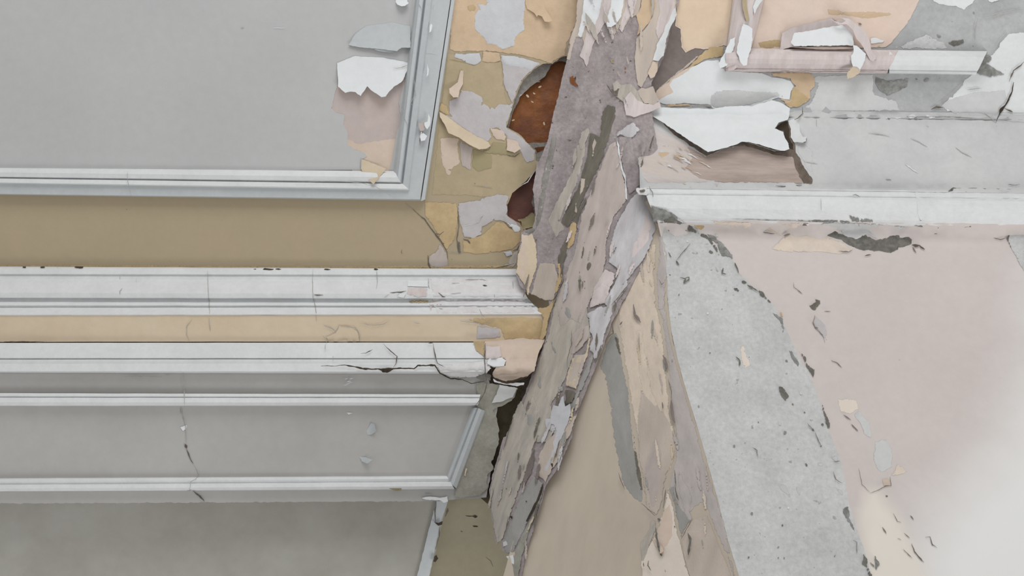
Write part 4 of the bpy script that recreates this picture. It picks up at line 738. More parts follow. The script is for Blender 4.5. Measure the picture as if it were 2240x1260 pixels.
lf('bone', 'h', [(1300, 830), (1350, 830), (1350, 900), (1330, 960), (1250, 1200), (1230, 1200), (1225, 1000), (1290, 900)], 13)
lf('splintered_bone', 'h', [(1640, 830), (1735, 798), (1790, 930), (1860, 1110), (1900, 1200), (1940, 1310), (2100, 2000), (1790, 2000), (1620, 1310), (1560, 1100), (1545, 985), (1570, 900)], 15, thick=9)
for p, w_ in (([(1230, 700), (1280, 740), (1340, 800)], 2.0), ([(1420, 600), (1410, 700), (1400, 740)], 2.4), ([(1345, 890), (1350, 960), (1380, 1090)], 5), ([(1590, 930), (1610, 980), (1595, 1100)], 6), ([(1290, 1140), (1285, 1180), (1310, 1220)], 3), ([(1250, 1160), (1255, 1190)], 3),
              ([(1490, 560), (1505, 640), (1520, 680)], 3), ([(1060, 470), (1080, 530), (1110, 600)], 2.4), ([(1540, 980), (1580, 900), (1630, 820)], 2), ([(1490, 450), (1500, 570)], 3), ([(1415, 1210), (1420, 1230)], 4)): crack('h', p, w_, 'F', 'shadow_brown' if w_ < 3 else 'scar_dark', 24, face)
for c, r, ro in (((1370, 825), 20, .3), ((1285, 775), 12, .3), ((1385, 1095), 14, 1), ((1490, 880), 12, 1)): blob('h', c, r, 'F', 'scar_dark', face, 'pit', .6, ro, 27)
for p, w_ in (([(1175, 230), (1185, 310), (1215, 345), (1230, 370)], 6), ([(1400, 620), (1420, 660), (1435, 725)], 7), ([(1465, 960), (1470, 1060), (1490, 1140)], 8), ([(1440, 800), (1465, 900), (1465, 960)], 2), ([(1395, 980), (1400, 1030)], 3), ([(1070, 390), (1090, 360)], 3), ([(1370, 40), (1390, 80), (1410, 60)], 2), ([(1120, 130), (1060, 190), (1040, 230)], 2), ([(1215, 450), (1220, 580)], 1.6)):
    crack('g', p, w_, 'F', 'shadow_brown', 19, face)
pf = lf('peach_primer', 'h', [(1315, 970), (1350, 990), (1400, 1040), (1410, 1070), (1380, 1090), (1350, 1040)], 22, grid=6, par=None, name='paint_flake', curl=((1320, 970), (1400, 1080), 12), thick=1.5); tag(pf, 'small pale flake beside the cream peeled patch at the foot of the side wall', 'paint flake')
# ================================================================ bare grey plaster strip and pink wall
GP = [(1424, 448), (1457, 455), (1483, 474), (1500, 488), (1546, 511), (1571, 543), (1603, 569), (1614, 594), (1640, 620), (1683, 657), (1694, 669), (1717, 714), (1737, 760), (1755, 795), (1771, 817), (1794, 880), (1811, 937), (1822, 965), (1837, 1000), (1848, 1050), (1857, 1100), (1874, 1157), (1890, 1200), (1906, 1260), (2040, 1700)]
strip = sheet('plaster_strip', 'grey_plaster', None, GP + [(Aline(y) + 0.5, y) for y in range(1700, 500, -40)] + [(1443, 500)], 'R', 3, 5, 0.6, 5, 12, 3.0, 60, parent=wallr); strip['label'] = 'bare rough grey plaster band along the outer corner'
def lw(mt, t, pts, lift=5, name='plaster_patch', jag=1.6, **k):
    return sheet(name, mt, t, pts, 'R', lift, k.pop('thick', 3), jag, k.pop('step', 3.5), k.pop('grid', 9), k.pop('rough', 1.5), k.pop('rs', 20), parent=k.pop('par', wallr), **k)
lw('scar_grey', 'f', [(1130, 520), (1250, 550), (1340, 610), (1360, 650), (1280, 690), (1190, 680), (1145, 640)], 10, jag=2)
lw('scar_dark', 'f', [(1230, 630), (1300, 600), (1370, 650), (1440, 670), (1500, 730), (1560, 740), (1640, 830), (1660, 910), (1620, 860), (1560, 780), (1470, 740), (1340, 690), (1240, 680)], 11, jag=2)
lw('yellow_ochre', 'f', [(1440, 665), (1520, 670), (1600, 690), (1620, 720), (1560, 730), (1480, 705)], 12)
lw('scar_grey', 'f', [(1540, 730), (1640, 760), (1700, 830), (1760, 900), (1775, 960), (1740, 930), (1670, 905), (1640, 830)], 12, jag=2); lw('light_plaster', 'f', [(1615, 730), (1650, 740), (1660, 775), (1630, 765)], 13, grid=6)
for p in ([(1700, 820), (1730, 860), (1745, 900), (1715, 870)], [(1345, 600), (1365, 605), (1360, 640)]): lw('scar_dark', 'f', p, 14, grid=6)
for c, r, a in (((1593, 880), 28, .6), ((1788, 1163), 26, .6), ((1848, 1110), 22, .6), ((1278, 1053), 12, .6), ((1245, 778), 5, 1), ((1905, 1155), 14, .5)): blob('f', c, r, 'R', 'scar_dark', wallr, 'pit', a, .3, 10)
for p, w_ in (([(1355, 1075), (1400, 1085), (1385, 1115), (1425, 1090), (1425, 1070), (1390, 1080)], 4), ([(1688, 1000), (1680, 1040), (1710, 1050)], 4), ([(1435, 815), (1380, 880), (1325, 945)], 2), ([(1325, 945), (1350, 980)], 3.5), ([(1775, 960), (1800, 1020), (1805, 1040)], 4), ([(1380, 720), (1400, 715), (1440, 725)], 1.6), ([(1265, 880), (1290, 920)], 2.5), ([(1870, 1130), (1920, 1160), (1960, 1185)], 3)): crack('f', p, w_, 'R', 'scar_dark', 11, wallr)
for p in ([(205, 118), (238, 130), (262, 165), (315, 222), (285, 210), (215, 160)], [(362, 855), (395, 858), (425, 905), (442, 935), (430, 950), (412, 978), (385, 940), (368, 905)], [(682, 990), (708, 1000), (722, 1060), (760, 1140), (755, 1178), (735, 1182), (715, 1120), (700, 1060)], [(490, 515), (520, 580), (572, 640), (590, 690), (640, 730), (625, 805), (612, 770), (570, 690), (530, 610)]):
    lw('scar_dark', 'k', p, 10, name='pit', grid=6)
for p in ([(290, 280), (350, 290), (400, 330), (412, 420), (395, 480), (360, 370)], [(425, 560), (470, 580), (540, 690), (510, 715), (450, 650)], [(545, 790), (580, 800), (590, 860), (560, 850)], [(600, 930), (660, 980), (650, 1010)]): lw('scar_grey', 'k', p, 7, grid=7, name='stain')
lw('yellow_ochre', 'k', [(350, 268), (390, 290), (405, 330), (380, 325)], 11, grid=6)
lw('cream_wash', 'k', [(60, 550), (95, 535), (130, 620), (150, 700), (110, 730), (70, 690)], 5, name='stain'); 
for c, r in (((470, 995), 16), ((560, 1058), 14), ((200, 1092), 8), ((205, 1130), 12), ((150, 1130), 9), ((625, 1190), 16), ((10, 385), 9), ((162, 1175), 6)): blob('k', c, r, 'R', 'scar_dark', wallr, 'pit', .6, .8, 10)
crack('k', [(35, 630), (65, 660), (60, 700)], 4, 'R', 'scar_dark', 11, wallr)
for c, r in (((572, 408), 20), ((622, 138), 18), ((200, 330), 12), ((845, 990), 6), ((370, 920), 5), ((100, 345), 5)): blob('l', c, r, 'R', 'scar_dark', wallr, 'pit', .6, .8, 10)
for p, w_ in (([(640, 160), (670, 230), (692, 270)], 2.4), ([(160, 275), (195, 300), (200, 345)], 2.4), ([(580, 90), (640, 155)], 2), ([(780, 385), (830, 380)], 3), ([(930, 985), (960, 1000), (960, 1080)], 3), ([(780, 460), (800, 520), (850, 550)], 2.4), ([(860, 1350), (862, 1351)], 2)): crack('l', p, w_, 'R', 'scar_grey', 11, wallr)
for p in ([(645, 415), (665, 380), (700, 390), (770, 430), (740, 440)], [(740, 360), (790, 330), (825, 340), (830, 430), (800, 400)], [(340, 570), (400, 530), (430, 570), (470, 700), (430, 660)], [(480, 560), (540, 580), (535, 660), (500, 640)], [(750, 545), (790, 560), (850, 600), (890, 700), (830, 640)]): lw('light_plaster', 'l', p, 6, grid=8, name='worn_paint', jag=2.2)
lw('scar_grey', 'l', [(830, 740), (900, 720), (910, 800), (950, 900), (1000, 1010), (960, 980), (880, 850)], 6, grid=8, name='stain', jag=2)
lw('scar_dark', 'l', [(998, 1083), (1020, 1090), (1050, 1140), (1040, 1180), (1085, 1260), (1150, 1400), (1100, 1400), (1040, 1240), (1030, 1190), (992, 1170), (1005, 1130)], 11, grid=7, name='pit', jag=2)
lw('scar_grey', 'l', [(1090, 1085), (1105, 1100), (1140, 1175), (1125, 1180), (1110, 1220), (1055, 1160), (1065, 1150), (1100, 1180)], 10, grid=6, name='pit')
# pink wall marks
lw('pale_peach', 'j', [(140, 680), (350, 665), (550, 650), (520, 710), (640, 740), (720, 755), (870, 812), (930, 870), (820, 900), (700, 885), (400, 880), (300, 860), (400, 760), (240, 730)], 3)
lw('light_plaster', 'j', [(450, 730), (560, 715), (640, 745), (560, 765), (460, 755)], 5, grid=7)
lw('pale_peach', 'j', [(-150, 640), (130, 650), (250, 680), (420, 700), (300, 740), (100, 700), (-100, 690)], 3)
lw('scar_dark', 'j', [(522, 675), (560, 658), (620, 700), (700, 712), (760, 690), (880, 755), (1000, 735), (1100, 780), (1200, 755), (1320, 718), (1385, 780), (1385, 820), (1300, 850), (1225, 888), (1160, 882), (1100, 878), (1020, 872), (940, 850), (870, 812), (720, 752), (640, 742), (525, 712)], 6, rough=4, rs=12, grid=6, jag=2)
lw('light_plaster', 'j', [(620, 662), (900, 655), (1080, 660), (1360, 690), (1290, 715), (1200, 745), (1110, 780), (1040, 750), (960, 790), (880, 765), (810, 720), (760, 705), (700, 700), (640, 690)], 9, rough=3, rs=14, grid=7, jag=2)
lw('bright_flake', 'j', [(560, 655), (590, 665), (612, 700), (595, 698), (575, 672)], 13, grid=5, name='paint_chip')
for p in ([(895, 590), (940, 612), (1000, 622), (1085, 630), (1085, 655), (1000, 655), (920, 650)], [(490, 632), (820, 635), (820, 655), (700, 658), (560, 652)], [(830, 635), (910, 645), (910, 662), (835, 660)]): lw('scar_grey', 'j', p, 7, grid=7, name='bare_patch', par=mouldr)
lw('grey_plaster', 'j', [(2125, 735), (2180, 728), (2300, 745), (2300, 1080), (2240, 1030), (2190, 960), (2145, 860), (2108, 790)], 6, jag=1.5)
lw('scar_dark', 'j', [(2105, 770), (2120, 740), (2200, 720), (2140, 745), (2125, 790), (2150, 860), (2110, 800)], 9, grid=6, name='pit')
for p, w_ in (([(245, 730), (330, 738)], 3), ([(400, 755), (450, 740)], 3), ([(815, 870), (900, 880), (930, 860)], 2), ([(1380, 722), (1480, 728), (1575, 740)], 3.5), ([(1380, 825), (1440, 830), (1480, 860)], 4), ([(1385, 840), (1415, 885)], 2.4), ([(1020, 908), (1070, 900)], 3.5), ([(1740, 690), (1830, 685), (1860, 695)], 2), ([(2000, 770), (2060, 785), (2100, 770)], 2.4)): crack('j', p, w_, 'R', 'crack_dark' if w_ > 3.2 else 'shadow_brown', 9, wallr)
lw('olive_wood', 'k', [(587, 238), (610, 228), (640, 212), (635, 190), (612, 168), (640, 175), (655, 190), (680, 198), (686, 225), (665, 250), (640, 280), (612, 262)], 5, grid=6, name='pit')
lw('lilac_plaster', 'k', [(640, 310), (660, 330), (720, 380), (735, 430), (730, 500), (705, 495), (680, 455), (640, 410), (625, 370)], 4, grid=7)
lw('light_plaster', 'k', [(920, 1085), (980, 1038), (1010, 1070), (1060, 1130), (1075, 1220), (1070, 1270), (1020, 1230), (980, 1140)], 3, grid=8)
lw('pale_peach', 'l', [(1180, 490), (1240, 470), (1270, 400), (1310, 420), (1350, 460), (1320, 480), (1260, 495), (1200, 498)], 3, grid=8); lw('cream_wash', 'k', [(800, 940), (960, 950), (980, 1030), (920, 1080), (830, 1060), (800, 1000)], 2, name='stain')
lw('light_plaster', 'l', [(1090, 230), (1200, 200), (1250, 330), (1240, 430), (1150, 480), (1100, 440), (1080, 330)], 2, name='stain'); lw('peach_primer', 'l', [(1150, 515), (1215, 510), (1225, 570), (1160, 575)], 4, grid=7)
for p, w_ in (([(640, 310), (625, 370), (640, 410), (700, 470), (715, 520)], 1.6), ([(765, 660), (810, 680), (845, 715)], 3), ([(860, 1075), (915, 1115)], 3.5), ([(918, 1150), (970, 1200)], 3), ([(475, 60), (480, 100), (545, 150)], 1.6), ([(710, 285), (760, 285)], 1.8), ([(635, 405), (665, 410)], 3)): crack('k', p, w_, 'R', 'shadow_brown', 6, wallr)
for p, w_ in (([(1215, 500), (1222, 570), (1180, 572), (1110, 610), (1060, 625)], 2), ([(1155, 885), (1185, 935)], 3), ([(1485, 965), (1520, 960), (1540, 1020), (1575, 1045)], 2.2), ([(1380, 1010), (1400, 1070), (1440, 1120), (1475, 1155)], 3), ([(1370, 795), (1395, 830)], 3), ([(1315, 1055), (1385, 1125)], 1.8), ([(1240, 780), (1270, 840), (1300, 850)], 1.8), ([(1320, 930), (1365, 970)], 1.8), ([(1270, 970), (1300, 985)], 2), ([(975, 430), (1000, 560), (1060, 620)], 1.2), ([(918, 100), (970, 150)], 3)): crack('l', p, w_, 'R', 'shadow_brown', 6, wallr)
for c, r in (((740, 250), 5), ((725, 383), 6), ((727, 500), 7), ((820, 1130), 9), ((1330, 272), 10), ((1285, 655), 8), ((2115, 205), 5), ((918, 903), 6)): blob('k', c, r, 'R', 'shadow_brown', wallr, 'pit', .6, .5, 4)
blob('l', (1188, 648), 10, 'R', 'scar_dark', wallr, 'pit', .7, 0, 5)
# moulding marks (right)
KM = dict(parent=mouldr)
for p, w_ in (([(925, 445), (950, 440), (985, 458)], 2.4), ([(1660, 415), (1700, 395), (1720, 392)], 6), ([(1720, 390), (2000, 397), (2240, 402)], 2.0), ([(2120, 362), (2180, 368), (2210, 360)], 2), ([(1180, 325), (1225, 327)], 3), ([(0, 626), (240, 634), (460, 640), (820, 652)], 1.6), ([(685, 470), (688, 560)], 1), ([(1400, 680), (1490, 684)], 2.5), ([(1540, 690), (1620, 695)], 2.5), ([(340, 372), (420, 378), (540, 366)], 3)): crack('j', p, w_, 'R', 'scar_grey' if w_ < 5 else 'scar_dark', 7, **KM)
for c, r in (((130, 637), 8), ((1450, 640), 10), ((1660, 695), 8), ((1795, 415), 10), ((465, 452), 5), ((248, 402), 5), ((460, 612), 7)): blob('j', c, r, 'R', 'scar_dark', mouldr, 'pit', .7, 0, 7)
lw('white_paint', 'j', [(1410, 415), (2240, 420), (4200, 440), (4200, 660), (2240, 660), (1440, 640), (1420, 520)], 1.5, name='repainted_patch', par=mouldr, jag=2, grid=12)
lw('pink_white', 'f', [(1100, 345), (1300, 355), (1450, 350), (1700, 350), (1820, 350), (1820, 380), (1300, 385), (1110, 380)], 6, par=mouldr, name='bare_patch', jag=1)
lw('white_worn', 'f', [(1020, 395), (1100, 390), (1115, 430), (1100, 445), (1040, 440)], 14, par=mouldr, name='lump', rough=5, rs=8, grid=5); lw('scar_dark', 'f', [(1040, 405), (1090, 400), (1095, 420), (1050, 428)], 19, par=mouldr, name='pit', grid=5)
crack('f', [(1120, 375), (1130, 400), (1145, 420), (1150, 460)], 2, 'R', 'scar_grey', 12, **KM)
# ================================================================ cove damage
def lo(mt, t, pts, lift=3, par=cove, name='plaster_patch', **k): return lw(mt, t, pts, lift, name=name, par=par, **k)
lo('brushed_pink', 'f', [(990, -20), (1010, -90), (1100, -130), (1200, -60), (1330, 0), (1450, 90), (1560, 140), (1600, 250), (1600, 350), (1110, 372), (1085, 330), (1040, 250), (1020, 120)], 4, jag=1, grid=9)
lo('wood_brown', 'f', [(1400, 60), (1560, 140), (1700, 80), (1850, 50), (2000, 100), (2120, 120), (2240, 120), (2290, 200), (2300, 360), (2000, 352), (1700, 358), (1500, 320), (1380, 240), (1440, 160)], 5, jag=1.5, grid=9)['label'] = 'bare brown-pink patch of the cove under the torn white paint'
for k in range(26):
    x = random.gauss(1370, 90); y = random.gauss(160, 45); L = random.uniform(30, 90)
    crack('f', [(x, y), (x + L * .5, y + L * .16), (x + L, y + L * .5)], random.uniform(1.5, 3), 'R', random.choice(['bright_flake', 'cream_flake', 'peach_tan', 'white_worn', 'wood_brown']), 8, cove, 'brush_mark')
for p in ([(1210, 50), (1300, 40), (1280, 80), (1210, 80)], [(1170, 110), (1260, 95), (1300, 120), (1200, 180)], ): lo('peach_tan', 'f', p, 5.5, name='stain', jag=2.4)
lo('dark_edge', 'e', [(1195, 905), (1300, 975), (1400, 1050), (1560, 1160), (1700, 1090), (1830, 1070), (2000, 1110), (2120, 1150), (2200, 1130), (2240, 1120), (2240, 1190), (2180, 1200), (2080, 1185), (1980, 1150), (1850, 1110), (1700, 1135), (1560, 1195), (1440, 1120), (1300, 1020), (1240, 960)], 8, jag=1.6, grid=6, rough=3, rs=10, name='torn_or_shadow_edge')  # dark band below the white sheet: its shadow, put into the colour
lo('dark_edge', 'i', [(435, 925), (455, 1000), (452, 1050), (485, 1095), (492, 1170), (520, 1200), (545, 1260), (575, 1310), (618, 1375), (618, 1402), (560, 1408), (515, 1350), (490, 1280), (475, 1210), (415, 1170), (440, 1100), (400, 1040), (400, 1005), (335, 992), (370, 950)], 8, jag=2, grid=6, rough=3, rs=10, name='torn_or_shadow_edge')
lo('dark_gap', 'i', [(335, 990), (375, 945), (430, 925), (445, 990), (440, 1050), (470, 1100), (475, 1150), (425, 1130), (440, 1095), (400, 1040), (402, 1003)], 9.5, jag=1.5, grid=6, name='gap')
s2 = sheet('paint_sheet', 'bright_flake', 'e', [(1110, 868), (1190, 822), (1600, 835), (1700, 815), (1900, 812), (2060, 765), (2140, 790), (2200, 830), (2190, 900), (2180, 918), (2110, 938), (2080, 985), (2145, 1010), (2160, 1060), (2180, 1085), (2195, 1142), (2160, 1155), (2100, 1150), (1980, 1110), (1880, 1085), (1830, 1082), (1780, 1108), (1660, 1145), (1570, 1165), (1500, 1120), (1400, 1060), (1300, 990), (1200, 920)],
           lambda x, y: min(dR(x, y), 2.945 - 0.0), 17, 8, 1.0, 4, 9, 0.5, 40, curl=((1600, 850), (1650, 1150), 12), rim='dark_edge'); tag(s2, 'large white sheet of paint sagging off the cove over the bare brown patch', 'paint sheet')  # rim darkened as well, to carry the sheet's shadow
s1 = sheet('paint_sheet', 'bright_flake', 'e', [(1650, 462), (1668, 522), (1780, 540), (1980, 560), (2060, 592), (2140, 600), (2205, 622), (2232, 672), (2205, 700), (2195, 762), (2150, 760), (2110, 748), (2040, 772), (1900, 812), (1790, 825), (1640, 838), (1605, 828), (1582, 800), (1400, 790), (1240, 802), (1180, 772), (1300, 705), (1270, 650), (1300, 600), (1450, 512), (1560, 462)],
           'R', 5, 3, 1.0, 4, 10, 2.0, 40); tag(s1, 'white sheet of paint stretched below the corner of the peach framed panel', 'paint sheet')
lo('light_plaster', 'e', [(1590, 720), (1640, 690), (1760, 680), (2100, 700), (2190, 750), (2100, 750), (1900, 812), (1640, 838), (1590, 815), (1578, 760)], 9, par=ceilr, name='worn_paint', jag=0.8)
lo('peach_primer', 'e', [(1345, 555), (1400, 530), (1450, 508), (1380, 570), (1300, 610), (1275, 650), (1305, 705), (1180, 770), (1155, 742), (1180, 690), (1280, 615)], 7, par=ceilr, name='torn_or_shadow_edge', jag=1.4, grid=7)
lo('peach_tan', 'e', [(1238, 800), (1330, 785), (1430, 790), (1440, 815), (1300, 824), (1228, 820)], 7, par=ceilr, grid=7); lo('lilac_plaster', 'e', [(1440, 792), (1590, 802), (1600, 826), (1440, 816)], 7, par=ceilr, grid=7)
crack('e', [(1440, 800), (1590, 806), (1605, 830), (1640, 836)], 1.8, 'R', 'hairline', 12, ceilr)
for p, w_ in (([(250, 928), (330, 935), (410, 925), (432, 905)], 2.6), ([(205, 1022), (260, 980), (312, 970)], 1.6), ([(430, 880), (435, 930)], 1.6), ([(545, 820), (545, 870), (510, 905), (480, 918)], 2.6), ([(80, 1078), (160, 1100), (260, 1130), (330, 1155), (400, 1150)], 1.6), ([(235, 875), (330, 880), (380, 860)], 1.2)): crack('i', p, w_, 'R', 'hairline' if w_ < 2 else 'crack_dark', 27, cove)
c1 = sheet('paint_flake', 'white_paint', 'i', [(430, 925), (480, 910), (520, 950), (525, 1010), (550, 1050), (572, 1045), (570, 1080), (545, 1092), (480, 1090), (455, 1050), (455, 990)], 'R', 6, 2, 0.8, 3, 6, 1.5, 14, curl=((440, 950), (570, 1070), 14)); tag(c1, 'small white paint curl right of the gap at the end of the sagging sheet', 'paint flake')
lo('dark_edge', 'i', [(570, 1042), (576, 1060), (568, 1085), (545, 1092), (560, 1070)], 24, grid=5, name='torn_or_shadow_edge')
lo('light_plaster', 'i', [(490, 1090), (560, 1092), (640, 1150), (620, 1330), (575, 1310), (520, 1200), (495, 1170)], 5, name='worn_paint', jag=2)
for p, w_ in (([(1370, 1060), (1440, 1090), (1500, 1125)], 1.8), ([(1050, 1020), (1140, 1030), (1210, 1045)], 1.4), ([(1715, 1130), (1770, 1170), (1840, 1205)], 2), ([(650, 905), (655, 970)], 1.2), ([(1490, 960), (1510, 970)], 3), ([(1230, 870), (1260, 890), (1460, 895), (1680, 892), (2240, 935)], 1.8), ([(560, 1240), (660, 1255)], 1.6), ([(1930, 860), (2030, 940)], 1.2)): crack('i', p, w_, 'R', 'hairline', 5, cove)
for c, r in (((940, 850), 12), ((1205, 907), 16), ((1412, 905), 20), ((1145, 1028), 7), ((2075, 1003), 9), ((1950, 1022), 6), ((2030, 965), 8), ((2040, 1025), 9), ((915, 1015), 4)): blob('i', c, r, 'R', 'scar_grey', cove, 'pit', .6, 0, 6)
for x in (1150, 1230, 1330, 1480): lo('white_paint', 'i', [(x, 885), (x + 60, 870), (x + 90, 895), (x + 40, 910)], 5, grid=6, name='paint_chip')
crack('j', [(1330, 205), (1390, 250), (1430, 275)], 3, 'R', 'white_paint', 6, cove, 'ridge')
# ================================================================ right ceiling: dark recess, peach framed panel
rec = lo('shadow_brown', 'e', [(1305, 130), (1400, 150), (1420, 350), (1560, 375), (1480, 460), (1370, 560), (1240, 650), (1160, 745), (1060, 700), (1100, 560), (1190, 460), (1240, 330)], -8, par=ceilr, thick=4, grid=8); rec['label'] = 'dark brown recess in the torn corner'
lo('shadow_brown', 'e', [(1305, 130), (1400, 150), (1420, 350), (1560, 375), (1480, 460), (1370, 560), (1240, 650), (1160, 745), (1060, 700), (1100, 560), (1190, 460), (1240, 330)], 2, par=ceilr, thick=4, grid=8, name='recess_shade')  # shade of the recess painted on as a flat dark sheet
crack('e', [(1110, 565), (1105, 610), (1080, 680)], 5, 'R', 'dark_gap', 24, ceilr); 
lo('splintered_bone', 'e', [(1540, 400), (1440, 500), (1340, 580), (1200, 690), (1165, 730), (1170, 690), (1340, 540), (1480, 430)], 5, par=ceilr, grid=6)
pp = sheet('framed_panel', 'peach_panel', None, [(1477, -300), (2100, -300), (2011, 0), (2000, 23), (1983, 54), (1963, 77), (1951, 91), (1937, 103), (1640, 110), (1583, 99), (1560, 106), (1540, 107), (1520, 105), (1500, 115), (1490, 103), (1489, 63), (1477, 57), (1480, 25)], 'R', 6, 5, 1.2, 4, 12, 3.0, 60)
tag(pp, 'peach and pink painted ceiling panel with a broken white moulding, at upper right', 'ceiling panel')
def lp(mt, t, pts, lift=9, name='paint_layer', **k): return lw(mt, t, pts, lift, name=name, par=pp, **k)
lp('peach_light', 'e', [(1330, -300), (1830, -300), (1790, 120), (1690, 345), (1550, 378), (1470, 368), (1400, 405), (1370, 360), (1362, 220), (1320, 200), (1322, 90)], 8.5, rough=2.5)
lp('yellow_ochre', 'e', [(1700, 345), (1690, 440), (1560, 460), (1450, 520), (1380, 562), (1338, 572), (1420, 500), (1520, 400), (1580, 355)], 9)
lp('yellow_ochre', 'i', [(190, 322), (290, 300), (380, 290), (385, 365), (280, 385), (215, 370)], 8); lp('peach_tan', 'i', [(720, 60), (900, 80), (1200, 90), (1290, 120), (1000, 150), (870, 130), (740, 120)], 8)
lp('peach_tan', 'i', [(270, 555), (400, 548), (600, 550), (650, 600), (650, 660), (615, 690), (610, 760), (530, 820), (440, 832), (400, 790), (360, 750), (445, 760), (450, 700), (480, 660), (450, 612), (330, 590)], 10)['label'] = 'ochre bare patch under the pink moulding'
lp('yellow_ochre', 'i', [(450, 700), (480, 660), (560, 700), (610, 760), (530, 820), (440, 830), (400, 790), (445, 762)], 11)
# horizontal moulding
def barmould(x0, x1, mt, z0=2.950):
    ys = [(105, z0 + .012), (107, z0), (111, z0 - .012), (118, z0 - .022), (128, z0 - .026), (138, z0 - .022), (146, z0 - .012), (149, z0 - .008), (152, z0 - .012), (155, z0 - .002), (157, z0 + .016)]
    return [(y + .012 * (x0 - 1590), y + .012 * (x1 - 1590), z, x0 + (y - 105) * .0, x1 - (y - 105) * .5) for y, z in ys]
mh = ribbon('moulding', barmould(1588, 1965, None), 1588, 1955, 'pink_white', pp, rough=1.0); tag(mh, 'pink stripped length of moulding')
mh2 = ribbon('moulding', [(a, b, z, l - (0 if True else 0), r) for a, b, z, l, r in barmould(1945, 2160, None, 2.9505)], 1945, 2150, 'white_paint', pp, rough=1.0); tag(mh2, 'white painted length of moulding')
lp('mauve_beige', 'i', [(1040, 385), (1240, 390), (1245, 480), (1180, 520), (1060, 525), (1050, 470)], 33, name='stain', par2=None) if False else None
mv = poly_ribbon('moulding', [([(1590, 100), (1640, -300)], 2.962), ([(1582, 150), (1660, -300)], 2.950), ([(1592, 156), (1680, -300)], 2.938), ([(1606, 152), (1698, -300)], 2.932), ([(1622, 140), (1716, -300)], 2.936), ([(1636, 122), (1735, -300)], 2.948), ([(1643, 112), (1745, -300)], 2.962)], 'pink_white', pp, 2); tag(mv, 'upright splintered pink-white length of moulding')
lp('bright_flake', 'e', [(1742, 300), (1780, 285), (1770, 360), (1745, 430), (1715, 500), (1665, 522), (1650, 485), (1700, 400)], 36, name='paint_strip', rough=3)
lp('blue_white', 'e', [(1870, -100), (1940, -100), (1920, 60), (1890, 170), (1830, 330), (1790, 370), (1800, 260), (1830, 160)], 34, name='paint_strip')
lp('white_paint', 'e', [(1960, -100), (2030, -60), (1950, 60), (1925, 130), (1915, 60)], 36, name='paint_strip')
v1 = lp('bright_flake', 'e', [(1795, 370), (1815, 270), (1840, 180), (1890, 200), (1912, 220), (1900, 380), (1885, 420), (1868, 500), (1845, 500), (1820, 480), (1792, 410)], 38, name='paint_flake', curl=((1850, 200), (1845, 500), 14), rough=1.5); v1.parent = None; v1.location = v1.location + absloc(pp); tag(v1, 'upright white paint tongue hanging over the corner of the peach framed panel', 'paint flake')
v2 = lp('tan_stained', 'e', [(1828, -60), (1860, -60), (1872, 60), (1888, 150), (1865, 166), (1850, 120), (1836, 60)], 44, name='wood_splinter', rough=1, jag=0.5, thick=8); v2.parent = None; v2.location = v2.location + absloc(pp); tag(v2, 'narrow tan splinter lying over the upright moulding at the top edge', 'splinter')
s3 = sheet('paint_sheet', 'pink_white', 'i', [(455, 215), (600, 180), (760, 140), (800, 155), (870, 150), (905, 190), (935, 240), (945, 350), (800, 355), (700, 368), (600, 352), (450, 362), (405, 372), (372, 395), (335, 462), (350, 420), (378, 360), (390, 255)], 'R', 20, 3, 1.0, 4, 8, 2.0, 30, curl=((650, 180), (650, 370), 10)); tag(s3, 'pale lilac white paint sheet peeling inside the peach panel above the moulding', 'paint sheet')
lp('bright_flake', 'i', [(480, 255), (700, 215), (850, 190), (930, 260), (935, 345), (700, 350), (480, 352), (455, 320)], 25, curl=((650, 180), (650, 370), 10))
lp('dark_edge', 'i', [(420, 362), (560, 365), (700, 375), (930, 362), (930, 372), (720, 382), (600, 376), (420, 372)], 14, name='torn_or_shadow_edge', grid=6, jag=.6)
c2 = sheet('paint_curl', 'pink_white', 'i', [(760, 140), (790, 160), (840, 175), (875, 160), (835, 135), (900, 140), (960, 190), (1010, 225), (1045, 280), (1062, 340), (1072, 390), (1105, 430), (1108, 455), (1085, 470), (1062, 460), (1040, 420), (1015, 370), (990, 330), (960, 300), (930, 230), (880, 185), (820, 190)], 'R', 40, 3, 0.8, 3, 6, 1.5, 16, curl=((850, 150), (1060, 440), 6)); tag(c2, 'long pinkish paint curl arching down across the stripped moulding', 'paint curl')
c3 = sheet('paint_curl', 'bright_flake', 'i', [(932, 345), (960, 350), (1000, 385), (1030, 412), (1018, 470), (985, 535), (960, 510), (930, 510), (918, 480), (915, 430), (935, 400)], 'R', 46, 2, 0.8, 3, 6, 1.0, 16); tag(c3, 'white paint curl hanging at the foot of the long pinkish curl', 'paint curl')
lp('cream_flake', 'i', [(885, 575), (895, 545), (930, 508), (985, 535), (970, 565), (925, 595), (888, 606)], 47, name='torn_or_shadow_edge', grid=6)
lp('bright_flake', 'i', [(1065, 300), (1110, 290), (1170, 310), (1160, 325), (1070, 332)], 14, grid=6, name='paint_chip'); lp('yellow_ochre', 'i', [(1060, 340), (1190, 335), (1180, 362), (1080, 370)], 9, grid=6, name='stain')
lp('wood_brown', 'i', [(450, 362), (620, 360), (820, 358), (930, 362), (930, 376), (720, 380), (600, 374)], 30, name='torn_or_shadow_edge', grid=6, jag=.5)
for p, w_ in (([(770, 140), (800, 165), (840, 185), (870, 182)], 3), ([(350, 395), (360, 430), (335, 462)], 3), ([(0, 545), (200, 555), (420, 545), (700, 548), (1100, 550), (1170, 535)], 1.4), ([(40, 420), (75, 490), (110, 500)], 2.6), ([(300, 520), (500, 490), (700, 492), (900, 500)], 1.2)): crack('i', p, w_, 'R', 'shadow_brown', 46, pp)
